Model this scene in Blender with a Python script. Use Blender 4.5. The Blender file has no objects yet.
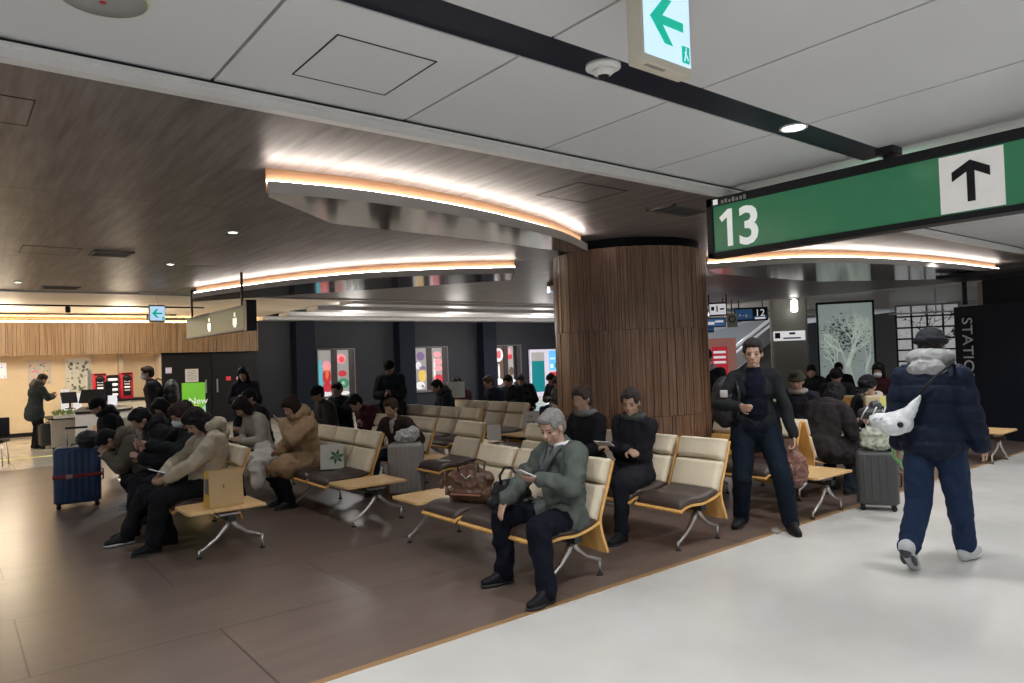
import bpy, bmesh, math, random
from mathutils import Vector, Matrix, noise
PI = math.pi
R = math.radians
V = Vector
C = bpy.context.scene.collection
scene = bpy.context.scene
random.seed(7)

# ------------------------------------------------------------------ camera, world, exposure
# World axes: +X runs along the corridor, +Y runs into the waiting area, Z is up.
CAM_H = 1.66
F_PX, PITCH, ROLL, TH = 709.9, 0.0214, -0.0340, 0.8983
fw = V((math.sin(0) * math.cos(PITCH), math.cos(PITCH), math.sin(PITCH)))
rt0 = V((1, 0, 0)); up0 = rt0.cross(fw)
rt = math.cos(ROLL) * rt0 + math.sin(ROLL) * up0
up = -math.sin(ROLL) * rt0 + math.cos(ROLL) * up0
def to_world(p):
    return V((p[0] * math.sin(TH) + p[1] * math.cos(TH), -p[0] * math.cos(TH) + p[1] * math.sin(TH), p[2]))
rw, uw, fwd = to_world(rt), to_world(up), to_world(fw)
cam_d = bpy.data.cameras.new('camera'); cam = bpy.data.objects.new('camera', cam_d); C.objects.link(cam)
cam_d.sensor_width = 36; cam_d.lens = F_PX / 1024 * 36; cam_d.clip_start = 0.05; cam_d.clip_end = 200
m3 = Matrix((rw, uw, -fwd)).transposed()
cam.matrix_world = Matrix.Translation((0, 0, CAM_H)) @ m3.to_4x4()
scene.camera = cam
vs = scene.view_settings
vs.view_transform = 'Standard'; vs.look = 'None'; vs.gamma = 1; vs.use_curve_mapping = False
vs.exposure = 0.5
world = bpy.data.worlds.new('world'); scene.world = world; world.use_nodes = True
wb = world.node_tree.nodes['Background']; wb.inputs[0].default_value = (0.86, 0.93, 1.0, 1); wb.inputs[1].default_value = 0.40

def spot(x, y, z, power, angle=130, col=(.98, .985, 1), r=.07, blend=.6, name='downlight_and_fill', d=(0, 0, -1)):
    l = bpy.data.lights.new(name, 'SPOT'); l.energy = power; l.spot_size = R(angle); l.spot_blend = blend
    l.color = col; l.shadow_soft_size = r
    o = bpy.data.objects.new(name, l); C.objects.link(o); o.location = (x, y, z)
    o.rotation_euler = V((0, 0, -1)).rotation_difference(V(d)).to_euler()
    return o
# downlights of the corridor slot (every second panel), also behind the camera
for i in range(-4, 11):
    spot(-0.5 + 1.2 * 2 * i / 2 * 1.66, 2.35, 3.0, 84, 140)
    if i % 2 == 0: spot(-0.5 + 2.0 * i, -1.6, 3.0, 120, 150)
# downlights of the waiting area
for x in (-0.9, 2.15, 5.3, 8.4, 11.5):
    for y in (4.15, 7.15, 9.6, 12.2):
        spot(x, y, 2.95, 44 if y < 9 else 28, 130)

# fill lights added to brighten the rear aisle, the counter and the far hall
for x in (-1, 3.0, 7, 11, 15, 19): spot(x, 14.6, 3.05, 110, 160)
def fill_point(x, y, z, power, col=(1, .95, .88), r=.12):  # added point light for fill, with no fitting of its own
    l = bpy.data.lights.new('fill_glow', 'POINT'); l.energy = power; l.color = col; l.shadow_soft_size = r
    o = bpy.data.objects.new('fill_glow', l); C.objects.link(o); o.location = (x, y, z)
for x in (-1.5, 1.0, 3.4): fill_point(x, 19.6, 2.70, 80, (1, .84, .62), .3)
for x in (9, 12.5, 16, 19.5): fill_point(x, 18.4, 2.55, 60, r=.3)
for x, y in ((16, 7), (19, 12), (24, 9), (24, 17), (30, 24), (17, 18), (38, 30)): spot(x, y, 3.3, 320, 170)  # unseen spots added to raise the ambient light at far right

# ------------------------------------------------------------------ materials
MATS = {}
def mat(name, col=(.5, .5, .5), rough=.6, metal=0, bump=0, bscale=60, emit=None, estr=0, var=0, vscale=8, alpha=None, spec=None, trans=0, coat=0):
    if name in MATS: return MATS[name]
    m = bpy.data.materials.new(name); m.use_nodes = True; nt = m.node_tree; b = nt.nodes['Principled BSDF']
    b.inputs['Base Color'].default_value = (*col, 1); b.inputs['Roughness'].default_value = rough; b.inputs['Metallic'].default_value = metal
    if spec is not None: b.inputs['Specular IOR Level'].default_value = spec
    if trans: b.inputs['Transmission Weight'].default_value = trans
    if coat: b.inputs['Coat Weight'].default_value = coat
    if emit: b.inputs['Emission Color'].default_value = (*emit, 1); b.inputs['Emission Strength'].default_value = estr
    if alpha is not None: b.inputs['Alpha'].default_value = alpha
    tc = nt.nodes.new('ShaderNodeTexCoord')
    n = nt.nodes.new('ShaderNodeTexNoise'); n.inputs['Scale'].default_value = vscale; n.inputs['Detail'].default_value = 4
    nt.links.new(tc.outputs['Object'], n.inputs['Vector'])
    mr = nt.nodes.new('ShaderNodeMapRange'); k = var if var else .04
    mr.inputs[1].default_value = .3; mr.inputs[2].default_value = .7; mr.inputs[3].default_value = 1 - k; mr.inputs[4].default_value = 1 + k
    nt.links.new(n.outputs['Fac'], mr.inputs[0])
    mx = nt.nodes.new('ShaderNodeVectorMath'); mx.operation = 'SCALE'; mx.inputs[0].default_value = col
    nt.links.new(mr.outputs[0], mx.inputs['Scale']); nt.links.new(mx.outputs[0], b.inputs['Base Color'])
    if bump:
        n2 = nt.nodes.new('ShaderNodeTexNoise'); n2.inputs['Scale'].default_value = bscale; n2.inputs['Detail'].default_value = 3
        nt.links.new(tc.outputs['Object'], n2.inputs['Vector'])
        bp = nt.nodes.new('ShaderNodeBump'); bp.inputs['Strength'].default_value = bump; bp.inputs['Distance'].default_value = .02
        nt.links.new(n2.outputs['Fac'], bp.inputs['Height']); nt.links.new(bp.outputs[0], b.inputs['Normal'])
    MATS[name] = m; return m

def stretched(name, c1, c2, scale, rough=.4, metal=0, nscale=3, bump=0, joints=None, jointcol=(.02, .02, .02), rvar=0, detail=6, coords='Object'):
    """noise stretched along one axis, with optional brick joints: joints=(width,row height,offset,mortar,(shift x, shift y))"""
    m = bpy.data.materials.new(name); m.use_nodes = True; nt = m.node_tree; b = nt.nodes['Principled BSDF']
    N = nt.nodes.new; L = nt.links.new
    tc = N('ShaderNodeTexCoord'); mp = N('ShaderNodeMapping'); mp.inputs['Scale'].default_value = scale
    L(tc.outputs[coords], mp.inputs['Vector'])
    n = N('ShaderNodeTexNoise'); n.inputs['Scale'].default_value = nscale; n.inputs['Detail'].default_value = detail; n.inputs['Roughness'].default_value = .65
    L(mp.outputs[0], n.inputs['Vector'])
    cr = N('ShaderNodeValToRGB'); cr.color_ramp.elements[0].position = .32; cr.color_ramp.elements[1].position = .68
    cr.color_ramp.elements[0].color = (*c1, 1); cr.color_ramp.elements[1].color = (*c2, 1)
    L(n.outputs['Fac'], cr.inputs[0]); out = cr.outputs[0]
    if joints:
        w, h, off, mo, sh = joints
        mp2 = N('ShaderNodeMapping'); mp2.inputs['Location'].default_value = (-sh[0], -sh[1], 0); L(tc.outputs[coords], mp2.inputs['Vector'])
        br = N('ShaderNodeTexBrick'); br.inputs['Scale'].default_value = 1; br.inputs['Brick Width'].default_value = w; br.inputs['Row Height'].default_value = h
        br.offset = off; br.inputs['Mortar Size'].default_value = mo; br.inputs['Mortar Smooth'].default_value = .1
        br.inputs['Color1'].default_value = (1, 1, 1, 1); br.inputs['Color2'].default_value = (.86, .86, .86, 1); br.inputs['Mortar'].default_value = (*jointcol, 1)
        L(mp2.outputs[0], br.inputs['Vector'])
        mm = N('ShaderNodeMix'); mm.data_type = 'RGBA'; mm.blend_type = 'MULTIPLY'; mm.inputs[0].default_value = 1
        L(out, mm.inputs[6]); L(br.outputs['Color'], mm.inputs[7]); out = mm.outputs[2]
    L(out, b.inputs['Base Color'])
    b.inputs['Roughness'].default_value = rough; b.inputs['Metallic'].default_value = metal
    if rvar:
        n3 = N('ShaderNodeTexNoise'); n3.inputs['Scale'].default_value = 1.3; n3.inputs['Detail'].default_value = 5; L(tc.outputs[coords], n3.inputs['Vector'])
        mr = N('ShaderNodeMapRange'); mr.inputs[1].default_value = .3; mr.inputs[2].default_value = .7; mr.inputs[3].default_value = rough - rvar; mr.inputs[4].default_value = rough + rvar
        L(n3.outputs['Fac'], mr.inputs[0]); L(mr.outputs[0], b.inputs['Roughness'])
    if bump:
        bp = N('ShaderNodeBump'); bp.inputs['Strength'].default_value = bump; bp.inputs['Distance'].default_value = .01
        L(n.outputs['Fac'], bp.inputs['Height']); L(bp.outputs[0], b.inputs['Normal'])
    MATS[name] = m; return m

M_floor = stretched('brown_stone_floor', (.130, .094, .077), (.165, .122, .100), (.7, 3.5, 1), rough=.30, detail=3, nscale=1.8, joints=(2.0, 1.18, .5, .006, (.33, 3.56)), jointcol=(.35, .3, .28), rvar=.015)
M_corr = stretched('pale_terrazzo_floor', (.53, .52, .49), (.60, .59, .565), (1, 1, 1), rough=.22, nscale=1.1, rvar=.05, detail=3)
M_tile = stretched('light_tile_floor', (.52, .49, .44), (.62, .59, .53), (1, 1, 1), rough=.15, nscale=1.2, joints=(.9, .9, 0, .01, (0, 0)), jointcol=(.6, .6, .6))
M_greyceil = mat('grey_metal_ceiling', (.66, .66, .67), .5, var=.03, vscale=.8)
M_brownceil = stretched('brushed_woodgrain_ceiling', (.115, .094, .092), (.265, .235, .228), (7, .5, 1), rough=.42, nscale=2.0, detail=5, metal=.35)
M_soffit = stretched('glossy_brown_soffit', (.24, .22, .21), (.30, .28, .27), (.7, 5, 1), metal=.55, rough=.10, nscale=1.6)
M_fascia = mat('pale_fascia', (.40, .37, .34), .5)
M_beam = mat('pale_metal_beam', (.64, .63, .61), .45)
M_black = mat('black_metal', (.010, .010, .013), .45, spec=.3)
M_slot = mat('slot_black', (.008, .012, .026), .4, spec=.3)
M_white = mat('white_plastic', (.72, .71, .68), .4)
M_dark = mat('charcoal_panel', (.020, .022, .030), .5, var=.12, vscale=1.2, spec=.3)
M_navy = mat('navy_panel', (.009, .012, .022), .6, spec=.15)
M_trim = mat('floor_trim_brass', (.40, .24, .11), .4, metal=.3)
M_strip = mat('light_strip', (1, .9, .8), .5, emit=(1, .94, .86), estr=26)
M_lamp = mat('lamp_face', (1, 1, 1), .5, emit=(1, .97, .9), estr=9)
M_warmwood = stretched('pale_wood_slats', (.20, .125, .065), (.34, .225, .13), (9, 9, .7), rough=.5, nscale=2.0)
M_pillarwood = stretched('column_walnut', (.12, .060, .032), (.27, .145, .085), (16, 16, .9), rough=.38, nscale=2.2)
M_ply = stretched('honey_plywood', (.62, .33, .09), (.80, .47, .16), (2, 12, 4), rough=.35, nscale=2)
M_tabletop = stretched('light_wood_top', (.60, .37, .15), (.76, .50, .24), (12, 2, 2), rough=.35, nscale=2)
M_beige = mat('cream_vinyl', (.66, .57, .42), .5, bump=.08, bscale=120, var=.05)
M_brownpad = mat('dark_brown_vinyl', (.055, .038, .032), .42, bump=.08, bscale=90)
M_alu = mat('cast_aluminium', (.55, .54, .53), .3, metal=.9)
M_beige_wall = mat('cream_wall', (.78, .66, .48), .6, var=.03)

# ------------------------------------------------------------------ mesh helpers
class MB:
    def __init__(s): s.v = []; s.f = []; s.sm = []
    def add(s, vs, fs, smooth=False, T=None):
        o = len(s.v); s.v += [tuple(T @ V(p)) if T else tuple(p) for p in vs]
        for f in fs: s.f.append([i + o for i in f]); s.sm.append(smooth)
        return s
    def box(s, a, b, T=None):
        x0, y0, z0 = a; x1, y1, z1 = b
        vs_ = [(x0, y0, z0), (x1, y0, z0), (x1, y1, z0), (x0, y1, z0), (x0, y0, z1), (x1, y0, z1), (x1, y1, z1), (x0, y1, z1)]
        return s.add(vs_, [(0, 3, 2, 1), (4, 5, 6, 7), (0, 1, 5, 4), (1, 2, 6, 5), (2, 3, 7, 6), (3, 0, 4, 7)], T=T)
    def rbox(s, a, b, r=.01, n=3, T=None):
        """box with rounded vertical edges and chamfered top and bottom"""
        x0, y0, z0 = a; x1, y1, z1 = b; r = min(r, (x1 - x0) / 2.01, (y1 - y0) / 2.01, (z1 - z0) / 2.01)
        def ring(z, ins):
            pts = []
            for cx, cy, a0 in ((x1 - r, y1 - r, 0), (x0 + r, y1 - r, 90), (x0 + r, y0 + r, 180), (x1 - r, y0 + r, 270)):
                for k in range(n + 1):
                    t = R(a0 + 90 * k / n); pts.append((cx + (r - ins) * math.cos(t), cy + (r - ins) * math.sin(t), z))
            return pts
        rings = []
        for k in range(n + 1):
            t = PI / 2 * k / n; rings.append(ring(z0 + r * (1 - math.sin(t)), r * (1 - math.cos(t))))
        rings = [ring(z0 + r * (1 - math.sin(PI / 2 * k / n)), r * (1 - math.cos(PI / 2 * k / n)) if 0 else r * (1 - math.sin(PI / 2 * k / n)) * 0 + r * (1 - math.sin(math.acos(1 - 0)) if 0 else 0)) for k in range(0)]
        for k in range(n + 1):
            t = PI / 2 * k / n; rings.append(ring(z0 + r - r * math.cos(t), r - r * math.sin(t)))
        for k in range(n + 1):
            t = PI / 2 * k / n; rings.append(ring(z1 - r + r * math.sin(t), r - r * math.cos(t)))
        m = len(rings[0]); vs_ = [p for q in rings for p in q]; fs = []
        for i in range(len(rings) - 1):
            for j in range(m): fs.append((i * m + j, i * m + (j + 1) % m, (i + 1) * m + (j + 1) % m, (i + 1) * m + j))
        fs.append(tuple(range(m - 1, -1, -1))); fs.append(tuple((len(rings) - 1) * m + j for j in range(m)))
        return s.add(vs_, fs, True, T)
    def prism(s, poly, z0, z1, T=None, smooth=False):
        n = len(poly); vs_ = [(x, y, z0) for x, y in poly] + [(x, y, z1) for x, y in poly]
        fs = [tuple(range(n - 1, -1, -1)), tuple(range(n, 2 * n))] + [(i, (i + 1) % n, (i + 1) % n + n, i + n) for i in range(n)]
        return s.add(vs_, fs, smooth, T)
    def tube(s, pts, r, n=8, T=None, closed=False):
        pts = [V(p) for p in pts]; rr = r if isinstance(r, (list, tuple)) else [r] * len(pts); vs_ = []; fs = []
        prev = None; m = len(pts)
        for i, p in enumerate(pts):
            if closed: d = (pts[(i + 1) % m] - pts[i - 1])
            else: d = pts[min(i + 1, m - 1)] - pts[max(i - 1, 0)]
            d = d.normalized() if d.length > 1e-9 else V((0, 0, 1))
            if prev is None:
                a = V((0, 0, 1)) if abs(d.z) < .9 else V((1, 0, 0)); x = a.cross(d).normalized()
            else:
                x = prev - d * prev.dot(d); x = x.normalized() if x.length > 1e-6 else V((1, 0, 0)).cross(d).normalized()
            prev = x; y = d.cross(x)
            for k in range(n):
                t = 2 * PI * k / n; vs_.append(p + (x * math.cos(t) + y * math.sin(t)) * rr[i])
        seg = m if closed else m - 1
        for i in range(seg):
            for k in range(n):
                a = i * n; b = ((i + 1) % m) * n
                fs.append((a + k, a + (k + 1) % n, b + (k + 1) % n, b + k))
        if not closed: fs.append(tuple(range(n - 1, -1, -1))); fs.append(tuple((m - 1) * n + k for k in range(n)))
        return s.add(vs_, fs, True, T)
    def lathe(s, prof, n=24, T=None, center=(0, 0, 0)):
        vs_ = []; fs = []; cx, cy, cz = center
        for r, z in prof:
            for k in range(n):
                t = 2 * PI * k / n; vs_.append((cx + r * math.cos(t), cy + r * math.sin(t), cz + z))
        for i in range(len(prof) - 1):
            for k in range(n): fs.append((i * n + k, i * n + (k + 1) % n, (i + 1) * n + (k + 1) % n, (i + 1) * n + k))
        fs.append(tuple(range(n - 1, -1, -1))); fs.append(tuple((len(prof) - 1) * n + k for k in range(n)))
        return s.add(vs_, fs, True, T)
    def ell(s, c, r, rot=None, n=12, T=None):
        vs_ = [(0, 0, 1)]; m = n // 2 + 1
        for i in range(1, m):
            t = PI * i / m
            for k in range(n): a = 2 * PI * k / n; vs_.append((math.sin(t) * math.cos(a), math.sin(t) * math.sin(a), math.cos(t)))
        vs_.append((0, 0, -1)); fs = []
        for k in range(n): fs.append((0, 1 + k, 1 + (k + 1) % n))
        for i in range(m - 2):
            for k in range(n): a = 1 + i * n; b = a + n; fs.append((a + k, b + k, b + (k + 1) % n, a + (k + 1) % n))
        l = len(vs_) - 1; a = l - n
        for k in range(n): fs.append((l, a + (k + 1) % n, a + k))
        out = []
        for p in vs_:
            q = V((p[0] * r[0], p[1] * r[1], p[2] * r[2])); q = rot @ q if rot else q; out.append(q + V(c))
        return s.add(out, fs, True, T)
    def cap(s, p0, p1, r0, r1, n=12):
        """tapered capsule"""
        p0 = V(p0); p1 = V(p1); d = p1 - p0
        if d.length < 1e-5: return s.ell(p0, (r0, r0, r0), n=n)
        L = d.length; d.normalize(); a = V((0, 0, 1)) if abs(d.z) < .9 else V((1, 0, 0)); x = a.cross(d).normalized(); y = d.cross(x)
        prof = [(-r0, 0.001)] + [(-r0 * math.cos(t), r0 * math.sin(t)) for t in (PI / 6, PI / 3)] + [(0, r0), (L, r1)] + [(L + r1 * math.sin(t), r1 * math.cos(t)) for t in (PI / 6, PI / 3)] + [(L + r1, .001)]
        vs_ = []; fs = []
        for z, r in prof:
            for k in range(n): t = 2 * PI * k / n; vs_.append(p0 + d * z + (x * math.cos(t) + y * math.sin(t)) * r)
        for i in range(len(prof) - 1):
            for k in range(n): fs.append((i * n + k, i * n + (k + 1) % n, (i + 1) * n + (k + 1) % n, (i + 1) * n + k))
        fs.append(tuple(range(n - 1, -1, -1))); fs.append(tuple((len(prof) - 1) * n + k for k in range(n)))
        return s.add(vs_, fs, True)
    def caps(s, pts, rs, n=12):
        for i in range(len(pts) - 1): s.cap(pts[i], pts[i + 1], rs[i], rs[i + 1], n)
        return s
    def mesh(s, name):
        me = bpy.data.meshes.new(name); me.from_pydata(s.v, [], s.f)
        me.polygons.foreach_set('use_smooth', s.sm); me.update(); return me
    def build(s, name, m, parent=None, loc=None, bevel=0, fixn=True):
        me = s.mesh(name)
        if fixn:
            bm = bmesh.new(); bm.from_mesh(me); bmesh.ops.recalc_face_normals(bm, faces=bm.faces); bm.to_mesh(me); bm.free()
        return link(name, me, m, parent, loc, bevel)
def link(name, me, m, parent=None, loc=None, bevel=0):
    o = bpy.data.objects.new(name, me); C.objects.link(o)
    if m and not me.materials: me.materials.append(m)
    if parent: o.parent = parent
    if loc: o.location = loc
    if bevel:
        b = o.modifiers.new('bevel', 'BEVEL'); b.width = bevel; b.segments = 2; b.limit_method = 'ANGLE'; b.angle_limit = R(40)
    return o
def tag(o, label, cat, group=None, kind=None):
    if label: o['label'] = label
    if cat: o['category'] = cat
    if group: o['group'] = group
    if kind: o['kind'] = kind
    return o
def thing(name, label, cat, loc=(0, 0, 0), rz=0, group=None):
    o = bpy.data.objects.new(name, None); C.objects.link(o); o.location = loc; o.rotation_euler = (0, 0, rz); o.empty_display_size = .1
    return tag(o, label, cat, group)
def struct(name, mb, m, **k):
    o = mb.build(name, m, **k); o['kind'] = 'structure'; return o
def copy_tree(src, parent=None):
    c = src.copy(); C.objects.link(c)
    if parent: c.parent = parent
    for ch in src.children: copy_tree(ch, c)
    return c
def text(name, s, size, m, parent, origin, xdir, ydir=(0, 0, 1), ext=.002, align='LEFT', squeeze=1, fat=0):
    cu = bpy.data.curves.new(name, 'FONT'); cu.body = s; cu.size = size; cu.extrude = ext; cu.align_x = align; cu.resolution_u = 3; cu.offset = fat
    t = bpy.data.objects.new(name, cu); C.objects.link(t)
    me = bpy.data.meshes.new_from_object(t.evaluated_get(bpy.context.evaluated_depsgraph_get())); bpy.data.objects.remove(t)
    x = V(xdir).normalized(); y = V(ydir).normalized(); z = x.cross(y)
    T = Matrix.Translation(origin) @ Matrix((x * squeeze, y, z)).transposed().to_4x4(); me.transform(T); me.materials.clear()
    return link(name, me, m, parent)
def flat(poly, origin, xdir, ydir, th=.003):
    """polygon in a plane given by origin/xdir/ydir, extruded towards the viewer side"""
    x = V(xdir).normalized(); y = V(ydir).normalized(); z = x.cross(y)
    T = Matrix.Translation(origin) @ Matrix((x, y, z)).transposed().to_4x4()
    return MB().prism(poly, 0, th, T)
def rectp(x0, y0, x1, y1): return [(x0, y0), (x1, y0), (x1, y1), (x0, y1)]

# ------------------------------------------------------------------ floor
BND = 3.56
struct('floor', MB().box((-8, BND + .045, -.1), (40, 15.0, 0)), M_floor)
struct('floor', MB().box((-8, -7, -.1), (45, BND, 0)), M_corr)
struct('floor', MB().box((-8, 15.0, -.1), (40, 26, .0)), M_tile)
struct('trim_1', MB().box((-8, BND, -.1), (40, BND + .045, .004)), M_trim)
struct('trim_2', MB().box((-3, 16.75, 0), (3.0, 16.95, .003)), mat('guide_strip_yellow', (.66, .66, .25), .5))

# ------------------------------------------------------------------ ceilings
ZC, ZB = 3.05, 2.97
joint_x = [1.025 + 1.067 * k for k in range(-7, 32)]
mb = MB()
for x0, x1 in zip(joint_x[:-1], joint_x[1:]):
    for y0, y1 in ((2.505, 3.62), (-2.6, 2.27), (-7, -2.82)):
        mb.box((x0 + .008, y0, ZC), (x1 - .008, y1, ZC + .03))
struct('ceiling', mb, M_greyceil)
struct('ceiling', MB().box((-8, -7, ZC + .1), (40, 3.7, ZC + .14)), M_black)
mb = MB(); mb.box((-7, 2.27, ZC + .004), (5.45, 2.505, ZC + .08)); mb.box((5.6, 2.27, ZC), (34, 2.505, ZC + .03)); 
struct('trim_3', MB().box((-7, 2.275, ZC + .004), (5.45, 2.50, ZC + .05)), M_slot)
struct('ceiling', MB().box((5.456, 2.27, ZC), (34, 2.505, ZC + .03)), M_greyceil)
struct('trim_4', MB().box((-8, BND, ZB), (34, BND + .07, ZC - .01)).box((-8, BND - .025, ZC - .035), (34, BND, ZC - .02)), M_beam)
# brown ceiling in long panels
mb = MB()
for y0, y1 in ((BND + .07, 6.03), (6.04, 9.55), (9.56, 13.6)):
    for x0, x1 in ((-8, 17.5),): mb.box((x0, y0, ZB), (x1, y1, ZB + .05))
struct('ceiling', mb, M_brownceil)
struct('ceiling', MB().box((-8, BND, ZB + .06), (17.5, 13.7, ZB + .1)), M_black)
# access hatches drawn by their open joints
def hatch(x0, y0, x1, y1, z, m, lab, name='ceiling_hatch'):
    g = .006; mb = MB()
    for a, b in (((x0, y0), (x1, y0 + g)), ((x0, y1 - g), (x1, y1)), ((x0, y0), (x0 + g, y1)), ((x1 - g, y0), (x1, y1))):
        mb.box((*a, z - .003), (*b, z + .002))
    t = thing(name, lab, 'hatch', (0, 0, 0)); mb.build('seam_frame', M_black, t)
    MB().box((x0 + g * 1.5, y0 + g * 1.5, z - .002), (x1 - g * 1.5, y1 - g * 1.5, z + .002)).build('panel', m, t)
hatch(1.31, 2.76, 1.81, 3.27, ZC, M_greyceil, 'square access hatch in the pale grey corridor ceiling')
hatch(3.78, 3.86, 4.32, 4.36, ZB, M_brownceil, 'square access hatch in the brown ceiling, right of the curved light')
hatch(-.4, 4.05, .35, 4.5, ZB, M_brownceil, 'rectangular access hatch in the dark brown ceiling at far left')
hatch(.62, 8.75, 1.15, 9.3, ZB, M_brownceil, 'square access hatch beside the black ceiling vent')
# far white ceiling, warm above the counter
struct('ceiling', MB().box((-8, 13.6, 3.12), (7.4, 22.6, 3.16)), mat('cream_ceiling', (.70, .62, .50), .6))
struct('ceiling', MB().box((7.4, 13.6, 3.36), (60, 45, 3.4)), mat('far_ceiling', (.62, .62, .62), .55))
struct('trim_5', MB().box((-8, 13.6, ZB - .02), (17.5, 13.71, 3.36)).box((17.5, BND + .07, ZB - .02), (17.6, 13.71, 3.2)), M_beam)
struct('ceiling', MB().box((17.6, BND + .07, 3.12), (60, 13.6, 3.16)), mat('far_ceiling_low', (.62, .62, .62), .4))
for k, y in enumerate((15.2, 17.2, 19.2, 21.2)):
    struct('trim_%d' % (6 + k), MB().box((7.4, y, 3.02 + .0 * k), (32, y + .7, 3.12)), mat('grey_baffle', (.46, .45, .45), .45))
# round things of the ceiling
def disc_thing(name, label, cat, x, y, z, prof, m, inner=None, group=None):
    t = thing(name, label, cat, (x, y, z), 0, group); MB().lathe(prof, 28).build('rim', m, t)
    if inner: MB().lathe(inner[0], 24).build(inner[2], inner[1], t)
    return t
t = disc_thing('ceiling_speaker', 'large round grey ceiling speaker with yellowish rim, top left', 'speaker', .47, 2.96, ZC,
    [(.155, 0), (.155, -.008), (.150, -.012), (.147, 0)], mat('rim_yellow', (.60, .58, .30), .5),
    ([(.147, 0), (.147, -.012), (.06, -.02), (.02, -.022)], mat('speaker_grille', (.34, .33, .32), .6, bump=.4, bscale=300), 'grille'))
MB().lathe([(.012, -.02), (.012, -.026), (.002, -.027)], 10).build('status_light', mat('red_dot', (.4, .03, .03), .4), t)
t = disc_thing('smoke_detector', 'round white smoke detector in the dark ceiling slot', 'smoke detector', 2.5, 2.36, ZC,
    [(.085, .004), (.085, -.012), (.07, -.02), (.055, -.02)], M_white, ([(.055, -.012), (.05, -.035), (.032, -.05), (.02, -.052)], M_white, 'sensor_head'))
MB().lathe([(.03, -.046), (.03, -.051), (.018, -.054)], 12).build('vent_ring', M_black, t)
DL = [(4.22, 2.36, ZC + .004, 'lit round downlight in the dark ceiling slot near the green sign', .085),
      (2.2, 7.08, ZB, 'small round downlight in the brown ceiling between the two curved lights', .05),
      (2.21, 9.61, ZB, 'small round downlight left of the end of the second curved light', .05),
      (.81, 12.32, ZB, 'faint round downlight at the far left of the brown ceiling', .05),
      (8.9, 8.3, ZB, 'small downlight in the ceiling left of the wooden column', .05),
      (9.9, 6.0, ZB, 'small lit downlight under the right curved light', .05)]
for x, y, z, lab, r in DL:
    disc_thing('downlight', lab, 'downlight', x, y, z, [(r, 0), (r, -.008), (r * .85, -.01), (r * .82, 0)], M_white,
               ([(r * .82, -.002), (r * .8, -.005), (.002, -.006)], M_lamp, 'lens'))
def vent(x, y, w, d, lab):
    t = thing('ceiling_vent', lab, 'vent', (x, y, ZB)); f = .03; mb = MB()
    for a, b in (((-w, -d), (w, -d + f)), ((-w, d - f), (w, d)), ((-w, -d), (-w + f, d)), ((w - f, -d), (w, d))): mb.box((*a, -.012), (*b, .002))
    mb.build('frame', mat('vent_grey', (.12, .11, .1), .5), t)
    MB().box((-w + f, -d + f, -.004), (w - f, d - f, 0)).build('opening', M_black, t)
    mb = MB()
    for k in range(5): yy = -d + f + (2 * d - 2 * f) * (k + .5) / 5; mb.box((-w + f, yy - .008, -.012), (w - f, yy + .008, -.003))
    mb.build('slats', mat('vent_slat', (.06, .055, .055), .5), t)
vent(1.46, 9.0, .2, .2, 'black slatted vent in the brown ceiling at left')
vent(1.39, 12.95, .25, .2, 'slatted vent in the far left of the brown ceiling')
vent(5.35, 4.15, .28, .16, 'dark slatted vent in the ceiling above the wooden column')
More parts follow.
